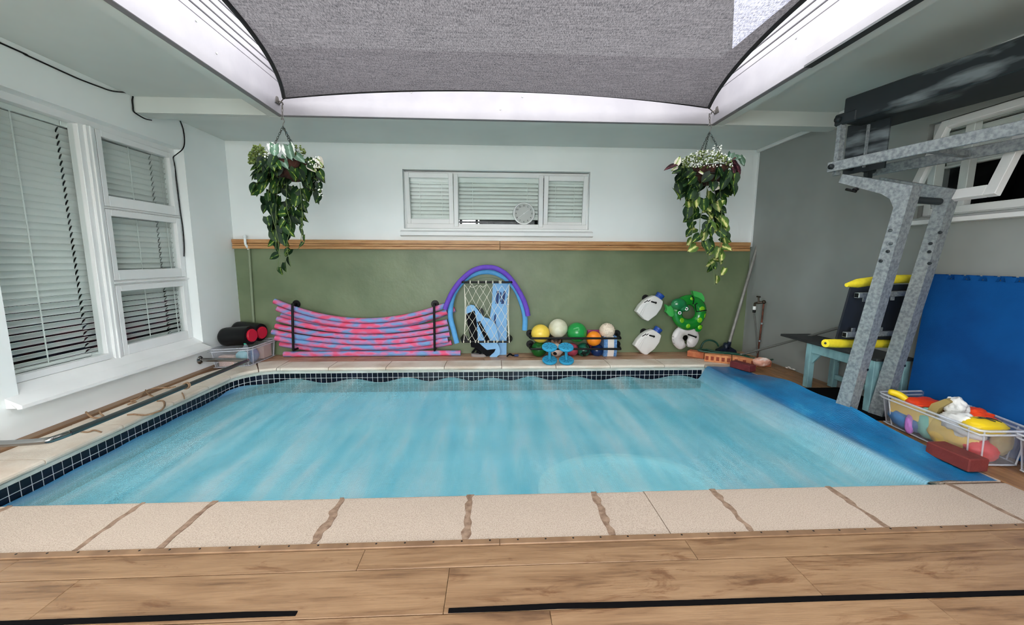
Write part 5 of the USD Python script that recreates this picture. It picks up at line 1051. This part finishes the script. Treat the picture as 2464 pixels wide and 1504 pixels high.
# bricks weighing the cover
def brick(name, label, a, b, wdt, h, z0, m_, group=None, holes=0, side=1):
    a, b = np.asarray(a, float), np.asarray(b, float); d = b-a; L = np.linalg.norm(d[:2]); d = np.array([d[0]/L, d[1]/L, 0]); w_ = np.array([d[1], -d[0], 0])*side
    t = thing(name, label, 'brick', (*((a+b)/2)[:2], z0), group)
    v, f = cbox(0, L, 0, wdt, 0, h, .005); v = v+.0; part('body', (np.array([a[0], a[1], z0])+v[:, :1]*d+v[:, 1:2]*w_+v[:, 2:3]*[0, 0, 1], f[:, ::-1] if side < 0 else f), m_, t)
    for k in range(holes):
        u = (k+.5)/holes*L; c_ = np.array([a[0], a[1], z0+h*.5])+d*u-w_*.0008; part('core_mark', beam(c_-d*.014, c_+d*.014, .003, h*.5), 'brick_hole', t)
    return t
brick('brick', 'dark red brick weighing down the near end of the cover edge by the toy bin', (2.345, 1.925, 0), (2.345, 1.725, 0), .105, .068, .0125, 'brick_red', 'bricks holding the pool cover', side=-1)
brick('brick', 'maroon brick weighing down the far end of the cover edge', (2.315, 3.672, 0), (2.385, 3.475, 0), .09, .062, .0105, 'brick_maroon', 'bricks holding the pool cover', side=-1)
A, B = onZ(1697, 873, 0), onZ(1772, 884, 0); brick('brick', 'orange core brick with square marks lying left behind the maroon one', (2.20, 3.93, 0), (2.41, 3.80, 0), .1, .08, .0, 'brick_orange', 'orange bricks by the hose', 5, -1)
brick('brick', 'orange core brick end to end with its twin right behind the maroon one', (2.415, 3.797, 0), (2.60, 3.685, 0), .1, .08, .0, 'brick_orange', 'orange bricks by the hose', 3, -1)
brick('brick', 'short orange brick nearest the right wall by the fallen plaster', (2.60, 3.70, 0), (2.755, 3.69, 0), .1, .06, .0, 'brick_orange_b', 'orange bricks by the hose', 3, -1)
brick('brick', 'rust orange brick set askew under the hose end by the white neck ring', (2.12, 4.14, 0), (2.245, 4.02, 0), .1, .066, .0, 'brick_orange_b', 'orange bricks by the hose', 0, -1)
solo('rubble_lump', lump(onZ(1833, 866, .12)*[1, 1, 0]+[0, 0, .10], .075, (1.1, .6, .55), .22, 1.8, 31), 'stone_pink', 'pink and white lump of broken masonry lying on the green hose', 'rubble', smooth=30)
fl_ = [lump(onX(x, y, 2.86)*[1, 1, 0]+[0, 0, .012+.004*k], .02, (.5, 1, .3), .4, 3, 40+k, 1) for k, (x, y) in enumerate(((1893, 886), (1903, 883), (1910, 890), (1898, 893)))]
solo('plaster_flakes', fl_, 'dust', 'white flakes of fallen plaster at the foot of the right wall', 'plaster', kind='stuff')
# broom, pole, hose, tap
b0 = onY(1752, 835, 4.20); b1 = onY(1837, 541, 4.30); d = (b1-b0)/np.linalg.norm(b1-b0)
t = thing('broom', 'long grey poled broom with a dark blue head leaning into the far right corner', 'broom', onY(1748, 850, 4.2)*[1, 1, 0])
part('pole', rod(b0, b1, .0165, 12), 'pole_grey', t, smooth=True); part('pole_cap', rod(b1-d*.03, b1+d*.012, 0.018, 12), 'black', t, smooth=True)
hb = onY(1746, 848, 4.19); part('socket', tube([b0+d*.06, b0, hb+[0, 0, .075], hb+[0, 0, .05]], [.02, .024, .04, .045], 14), 'broom_blue', t, smooth=True); part('head', hull([hb+[x, y, z] for x, z in ((-.11, 0), (.11, 0), (-.10, .03), (.10, .03), (-.03, .07), (.03, .07)) for y in (-.03, .03)]), 'broom_blue', t)
a = onZ(1787, 853, .085); b = onX(2018, 789, 2.868)
t = thing('brush_pole', 'thin grey pole slanting from the hose up behind the low table', 'pole', a*[1, 1, 0]); part('pole', rod(a, b, .0105, 10), 'hose_grey', t, smooth=True); dd = (b-a)/np.linalg.norm(b-a); part('ferrule', tube([a-dd*.05, a-dd*.02, a], [.006, .014, .013], 10), 'pole_grey', t, smooth=True)
t = thing('garden_hose', 'dark green garden hose trailed over the orange bricks to the right wall', 'hose', (2.4, 4.0, 0))
def hz(x, y, z): return onZ(1640+x/8.213, 780+y/8.213, z)
for pts in ([(330, 515, .10), (480, 545, .09), (760, 575, .085), (1000, 585, .08), (1250, 640, .08), (1450, 690, .078), (1650, 715, .078), (1800, 700, .06)], [(480, 500, .07), (700, 545, .06), (900, 560, .06), (1100, 590, .07), (1400, 660, .074), (1560, 750, .07)], [(330, 515, .10), (400, 500, .095), (520, 515, .08)]):
    part('run', tube(smooth_path([hz(x, y, z) for x, y, z in pts], 5), .0095, 8), 'hose_green', t, smooth=True)
part('loop', tube(smooth_path([onY(1640+x/8.213, 780+y/8.213, 4.30) for x, y in ((380, 480), (420, 380), (500, 325), (600, 325), (690, 370), (730, 440))], 5), .0095, 8), 'hose_green', t, smooth=True)
t = thing('garden_tap', 'tarnished garden tap on a thin copper pipe at the far end of the right wall', 'tap', onX(1825, 838, 2.86)*[1, 1, 0])
pa, pm, pt_ = onX(1824, 846, 2.868), onX(1830, 800, 2.862), onX(1838, 727, 2.85)
part('copper_pipe', [tube(smooth_path([(pa[0], pa[1], .0), pa, pm, pt_], 4), .0085, 10)], 'copper', t, smooth=True)
for q in (onX(1828, 820, 2.862), onX(1833, 778, 2.857)): part('pipe_clip', disc(q-[0, 0, .012], (0, 0, 1), .013, .02, 12), 'galv', t, smooth=40)
part('valve_body', [ball(pt_, .02, 2), rod(pt_, onX(1822, 729, 2.80), .013, 10), rod(onX(1826, 728, 2.81), onX(1825, 716, 2.81), .008, 8)], 'brass_dark', t, smooth=True); hh = onX(1825, 714, 2.81); part('tap_handle', [rod(hh-[0, .025, 0], hh+[0, .025, 0], .007, 8), rod(hh-[.02, 0, 0], hh+[.02, 0, 0], .006, 8)], 'brass_dark', t, smooth=True)
sp_ = onX(1816, 733, 2.79); part('spout', [tube(smooth_path([onX(1822, 729, 2.80), onX(1817, 730, 2.79), sp_, sp_-[0, 0, .02]], 4), .011, 10)], 'brass_dark', t, smooth=True)
part('hose_connector', [rod(sp_-[0, 0, .018], sp_-[0, 0, .055], .016, 12)], 'white_plastic', t, smooth=True); part('connector_collar', rod(sp_-[0, 0, .055], sp_-[0, 0, .085], .015, 12), 'black', t, smooth=True)
part('feed_hose', tube(smooth_path([sp_-[0, 0, .085], onX(1818, 780, 2.80), onX(1821, 815, 2.82), onX(1822, 850, 2.84)], 5), .008, 8), 'hose_grey', t, smooth=True)

# ================================================================== HANGING BASKETS
def leaf_mesh(L, W, fold=.35, droop=.25, cup=0.):
    """heart-shaped leaf: stalk end at the origin, tip on +x, folded along the midrib"""
    u = np.array([0, .06, .18, .34, .52, .70, .86, 1.]); w_ = np.array([0, .33, .47, .5, .44, .32, .15, 0])*W
    mid = [(L*a, 0, -droop*L*a*a) for a in u]; V = list(mid)
    for s in (1, -1):
        for a, b in zip(u[1:-1], w_[1:-1]): V += [(L*a-(.10*L if a < .1 else 0), s*b*.55, -droop*L*a*a+fold*b*.45), (L*a-(.16*L if a < .1 else 0), s*b, -droop*L*a*a+fold*b*(1-cup))]
    F = []
    for si in range(2):
        o = 8+12*si; q = lambda k, j: (k if j == 0 else o+2*(k-1)+j-1)
        for k in range(1, 6):
            for j in range(2): a, b, c_, d = q(k, j), q(k+1, j), q(k+1, j+1), q(k, j+1); F += [[a, b, c_], [a, c_, d]] if si == 0 else [[a, c_, b], [a, d, c_]]
        for k, e in ((1, 0), (6, 7)):
            t1, t2 = [e, q(k, 0), q(k, 1)], [e, q(k, 1), q(k, 2)]
            if (k == 1) != (si == 0): t1, t2 = t1, t2
            F += [t1, t2]
    return np.array(V), np.array(F)
LEAVES = [leaf_mesh(1., .78, .35, .2), leaf_mesh(1., .70, .55, .35), leaf_mesh(1., .84, .2, .12)]; SLIM = leaf_mesh(1., .42, .3, .3)
def sized(m_, L): return m_[0]*L, m_[1]
def put_leaf(parent, at, L, dir_, nrm, m_, kind=None):
    base = SLIM if kind == 'slim' else LEAVES[rng.integers(3)]
    xf = frame_of(np.asarray(at, float), dir_, np.cross(nrm, dir_)); part('leaf', sized(base, L), m_, parent, smooth=True, xf=xf)
def rand_leaf(parent, at, L, m_, spread=.6, down=1., kind=None, outx=0.):
    d = np.array([rng.normal(0, spread)+outx, rng.normal(-.25, .3), -down+rng.normal(0, .35)]); n = np.array([rng.normal(0, .45), -1+rng.normal(0, .25), .35+rng.normal(0, .35)])
    d /= np.linalg.norm(d); at = np.asarray(at)-d*L*.5; put_leaf(parent, at, L, d, n, m_, kind)
def chain(a, b, r=.0022, link=.02):
    a, b = np.asarray(a, float), np.asarray(b, float); n = max(2, int(np.linalg.norm(b-a)/link)); d = (b-a)/np.linalg.norm(b-a); s = np.cross(d, [0, 1, .1]); s /= np.linalg.norm(s); w_ = np.cross(d, s); out = []
    for k in range(n):
        c_ = a+(b-a)*((k+.5)/n); q = s if k % 2 else w_; l = .62*np.linalg.norm(b-a)/n; out.append(tube([c_+d*l*math.cos(t_)+q*.0062*math.sin(t_) for t_ in np.linspace(0, 2*np.pi, 10, endpoint=False)], r, 5, closed=True))
    return out
def basket(label, hook_px, split_px, cx, cz, rimz, R, outline, nleaf, tone, Y0=3.22):
    hk = onY(*hook_px, Y0+.03); sp = onY(*split_px, Y0); c0 = onY(cx, cz, Y0)
    t = thing('hanging_basket', label, 'hanging basket', (c0[0], Y0, onY(cx, outline[-1][0], Y0)[2]), 'hanging baskets')
    ez = onY(cx, rimz, Y0)[2]
    part('chain', chain(hk, [sp[0], Y0, sp[2]+.05], .0026, .024), 'chain', t, smooth=True)
    part('hook', tube(smooth_path([[sp[0], Y0, sp[2]], [sp[0]+.004, Y0, sp[2]+.02], [sp[0]+.012, Y0, sp[2]+.035], [sp[0]+.008, Y0, sp[2]+.055], [sp[0]-.006, Y0, sp[2]+.056], [sp[0]-.01, Y0, sp[2]+.045]], 5), .0028, 6), 'chain', t, smooth=True)
    for a in (math.radians(200), math.radians(330), math.radians(85)): part('hanger_chain', chain([sp[0], Y0, sp[2]], [c0[0]+R*math.cos(a), Y0+R*math.sin(a), ez], .0018, .017), 'dark_chain', t, smooth=True)
    prof = [(0, -.125), (R*.55, -.12), (R*.82, -.09), (R*.95, -.04), (R, 0), (R*.94, .004), (R*.85, -.02), (0, -.03)]
    part('coir_liner', lathe(prof, 28, (0, 0, 1), (c0[0], Y0, ez)), 'coir', t, smooth=50)
    part('wire_rim', [tube([(c0[0]+(R*k+.003)*math.cos(a), Y0+(R*k+.003)*math.sin(a), ez+dz) for a in np.linspace(0, 2*np.pi, 32, endpoint=False)], .003, 5, closed=True) for k, dz in ((1, .002), (.9, -.06))], 'dark_chain', t, smooth=True)
    ys = np.array([o[0] for o in outline]); x0s = np.array([o[1] for o in outline]); x1s = np.array([o[2] for o in outline]); wt = np.array([o[3] for o in outline])
    cdf = np.cumsum(wt); cdf = cdf/cdf[-1]; stems = []
    for k in range(nleaf):
        y = np.interp((k+.5)/nleaf+rng.uniform(-.5, .5)/nleaf, np.concatenate([[0], cdf]), np.concatenate([[ys[0]-8], ys])); a, b = np.interp(y, ys, x0s), np.interp(y, ys, x1s); u = rng.uniform(0, 1); x = a+(b-a)*u
        near = max(0., 1-abs(y-ys[0])/70.); Y = Y0-.06*near-rng.uniform(0, .10)+.05; p = onY(x, y, Y)
        rand_leaf(t, p, rng.uniform(.068, .108)*(1 if y < ys[-1]-70 else .78), tone(y, u), .55, 1., outx=(u-.5)*1.2)
    return t, c0, Y0, ez
def cover_liner(t, c0, Y0, ez, R, n, tone, a0, a1):
    for k in range(n):
        a = math.radians(rng.uniform(a0, a1)); z = ez-rng.uniform(.0, .13); r = R+.025+rng.uniform(0, .03)
        rand_leaf(t, (c0[0]+r*math.cos(a), Y0+r*math.sin(a), z), rng.uniform(.075, .11), tone(0, 0), .5, 1., outx=math.cos(a)*.8)
def vine(t, pts, Y, m_='stem'): part('vine', tube(smooth_path([onY(x, y, Y+.01*math.sin(k*2.1)) for k, (x, y) in enumerate(pts)], 5), .0022, 5), m_, t, smooth=True)
def blooms(t, x0, x1, y0, y1, n, Yc, name, m_, r0, r1, dome=True):
    out = []
    for k in range(n):
        u, v = rng.uniform(-1, 1), rng.uniform(0, 1); x = (x0+x1)/2+u*(x1-x0)/2; yt = y0+(y1-y0)*(u*u*.55 if dome else 0); y = yt+(y1-yt)*v
        p = onY(x, y, Yc+rng.uniform(-.12, .08)); s = trimesh.creation.icosphere(subdivisions=0); r = rng.uniform(r0, r1); out.append((s.vertices*r*rng.uniform(.5, 1.3, 3)+p, s.faces))
    part(name, out, m_, t, kind='stuff')
pick = lambda *w: (lambda y, u: w[int(rng.integers(len(w)))])
tl, c0, Y0, ez = basket('left hanging basket with silver leaves on top and dark green trailing vines', (679, 252), (681, 304), 697, 400, 394, .15,
    [(398, 612, 770, 10), (425, 600, 778, 14), (455, 606, 776, 15), (480, 628, 772, 13), (505, 630, 742, 12), (535, 634, 722, 10), (560, 646, 716, 6), (585, 640, 702, 5), (610, 642, 705, 3), (640, 652, 702, 2), (655, 660, 690, 1)], 128, pick('leaf_dark', 'leaf_dark', 'leaf_mid', 'leaf_mid'))
cover_liner(tl, c0, Y0, ez, .15, 30, pick('leaf_dark', 'leaf_dark', 'leaf_mid'), 170, 280); cover_liner(tl, c0, Y0, ez-.06, .15, 10, pick('leaf_dark', 'leaf_mid'), 300, 350)
for pts in ([(655, 420), (645, 470), (655, 520), (668, 570), (672, 610), (668, 650)], [(690, 430), (690, 500), (700, 540), (690, 590), (700, 640)], [(722, 440), (726, 500), (728, 540), (722, 590), (716, 600)], [(670, 440), (664, 500), (664, 560), (664, 600)]): vine(tl, pts, Y0-.05)
for y in np.linspace(475, 588, 9): rand_leaf(tl, onY(727+rng.uniform(-4, 8), y, Y0-.05), .06, 'leaf_dark', .3, 1., 'slim')
for x, y, L, dx, dz in ((660, 362, .10, .1, -1), (697, 366, .12, .3, -1), (683, 391, .10, .6, -.8), (669, 399, .09, .1, -1), (722, 381, .085, .8, -.6), (636, 395, .06, .5, -.9)):
    d = np.array([dx, -.35, dz]); d /= np.linalg.norm(d); put_leaf(tl, onY(x, y, Y0-.15)-d*L*.5, L, d, (rng.normal(0, .2), -1, .25), 'leaf_silver')
for x, y, dx in ((765, 398, .9), (752, 405, .5), (769, 388, .4)): d = np.array([dx, -.3, -.35]); d /= np.linalg.norm(d); put_leaf(tl, onY(x, y, Y0-.08)-d*.04, .085, d, (0, -1, .8), 'leaf_cream')
d = np.array([.9, -.2, -.4]); put_leaf(tl, onY(768, 392, Y0-.07)-d*.03, .075, d, (0, -.6, 1), 'leaf_plum')
blooms(tl, 598, 644, 344, 394, 300, Y0-.04, 'sprig', 'sprig', .004, .012); blooms(tl, 634, 668, 340, 382, 60, Y0-.06, 'blossom', 'bloom_white', .004, .009); blooms(tl, 700, 735, 346, 380, 50, Y0-.02, 'sprig', 'sprig', .005, .012); blooms(tl, 738, 774, 374, 402, 46, Y0-.07, 'blossom', 'bloom_white', .004, .009); blooms(tl, 766, 776, 448, 472, 16, Y0-.05, 'blossom', 'bloom_white', .004, .008, False)
tone_r = lambda y, u: ('leaf_dark' if rng.uniform() < .8 else 'leaf_mid') if y < 468 else (('leaf_pale', 'leaf_mid', 'leaf_mid', 'leaf_dark', 'leaf_pale')[int(rng.integers(5))] if y < 590 else ('leaf_pale', 'leaf_pale', 'leaf_mid')[int(rng.integers(3))])
tr, c0, Y0, ez = basket('right hanging basket with a mound of tiny white blooms and pale variegated trailing vines', (1707, 274), (1707, 318), 1702, 410, 406, .152,
    [(418, 1622, 1655, 4), (440, 1615, 1775, 10), (465, 1622, 1765, 14), (485, 1640, 1742, 11), (505, 1652, 1740, 10), (530, 1654, 1746, 10), (555, 1656, 1750, 9), (580, 1655, 1752, 7), (605, 1668, 1752, 6), (630, 1692, 1752, 4), (655, 1712, 1750, 3), (682, 1714, 1728, 1)], 118, tone_r)
cover_liner(tr, c0, Y0, ez-.05, .15, 20, pick('leaf_dark', 'leaf_dark', 'leaf_mid'), 170, 370)
for pts in ([(1680, 430), (1686, 500), (1684, 560), (1700, 610), (1716, 650), (1720, 684)], [(1730, 440), (1736, 500), (1734, 570), (1730, 620), (1738, 650)], [(1700, 440), (1706, 510), (1700, 570), (1712, 620)], [(1664, 450), (1668, 520), (1662, 590), (1655, 600)]): vine(tr, pts, Y0-.05)
for x, y, L, dx, dy, dz, m_ in ((1612, 401, .09, -1, -.2, -.35, 'leaf_plum'), (1625, 396, .08, -.7, -.3, -.2, 'leaf_plum'), (1632, 386, .07, .3, -.3, .9, 'leaf_cream'), (1622, 405, .06, -.6, -.4, -.5, 'leaf_cream'), (1772, 398, .10, .5, -.3, -.9, 'leaf_plum'), (1766, 412, .11, .2, -.3, -1, 'leaf_plum'), (1779, 410, .10, .5, -.2, -1, 'leaf_plum'), (1768, 428, .09, .4, -.3, -1, 'leaf_plum'), (1760, 385, .09, .6, -.3, .5, 'leaf_plum'), (1786, 388, .085, .5, -.3, -1, 'leaf_silver'), (1757, 378, .085, -.4, -.5, -.8, 'leaf_silver'), (1776, 378, .07, .9, -.3, .3, 'leaf_silver'), (1727, 447, .1, .9, -.4, .2, 'leaf_cream'), (1692, 416, .06, .8, -.4, -.5, 'leaf_cream'), (1768, 458, .085, .4, -.2, -1, 'leaf_dark')):
    d = np.array([dx, dy, dz], float); d /= np.linalg.norm(d); put_leaf(tr, onY(x, y, Y0-.11)-d*L*.5, L, d, (0, -1, .55), m_, 'slim' if m_ == 'leaf_plum' else None)
blooms(tr, 1640, 1762, 362, 404, 420, Y0-.03, 'sprig', 'sprig', .004, .012); blooms(tr, 1640, 1764, 360, 402, 330, Y0-.08, 'blossom', 'bloom_white', .003, .0075); blooms(tr, 1714, 1736, 350, 366, 26, Y0-.03, 'blossom', 'bloom_white', .003, .007, False)
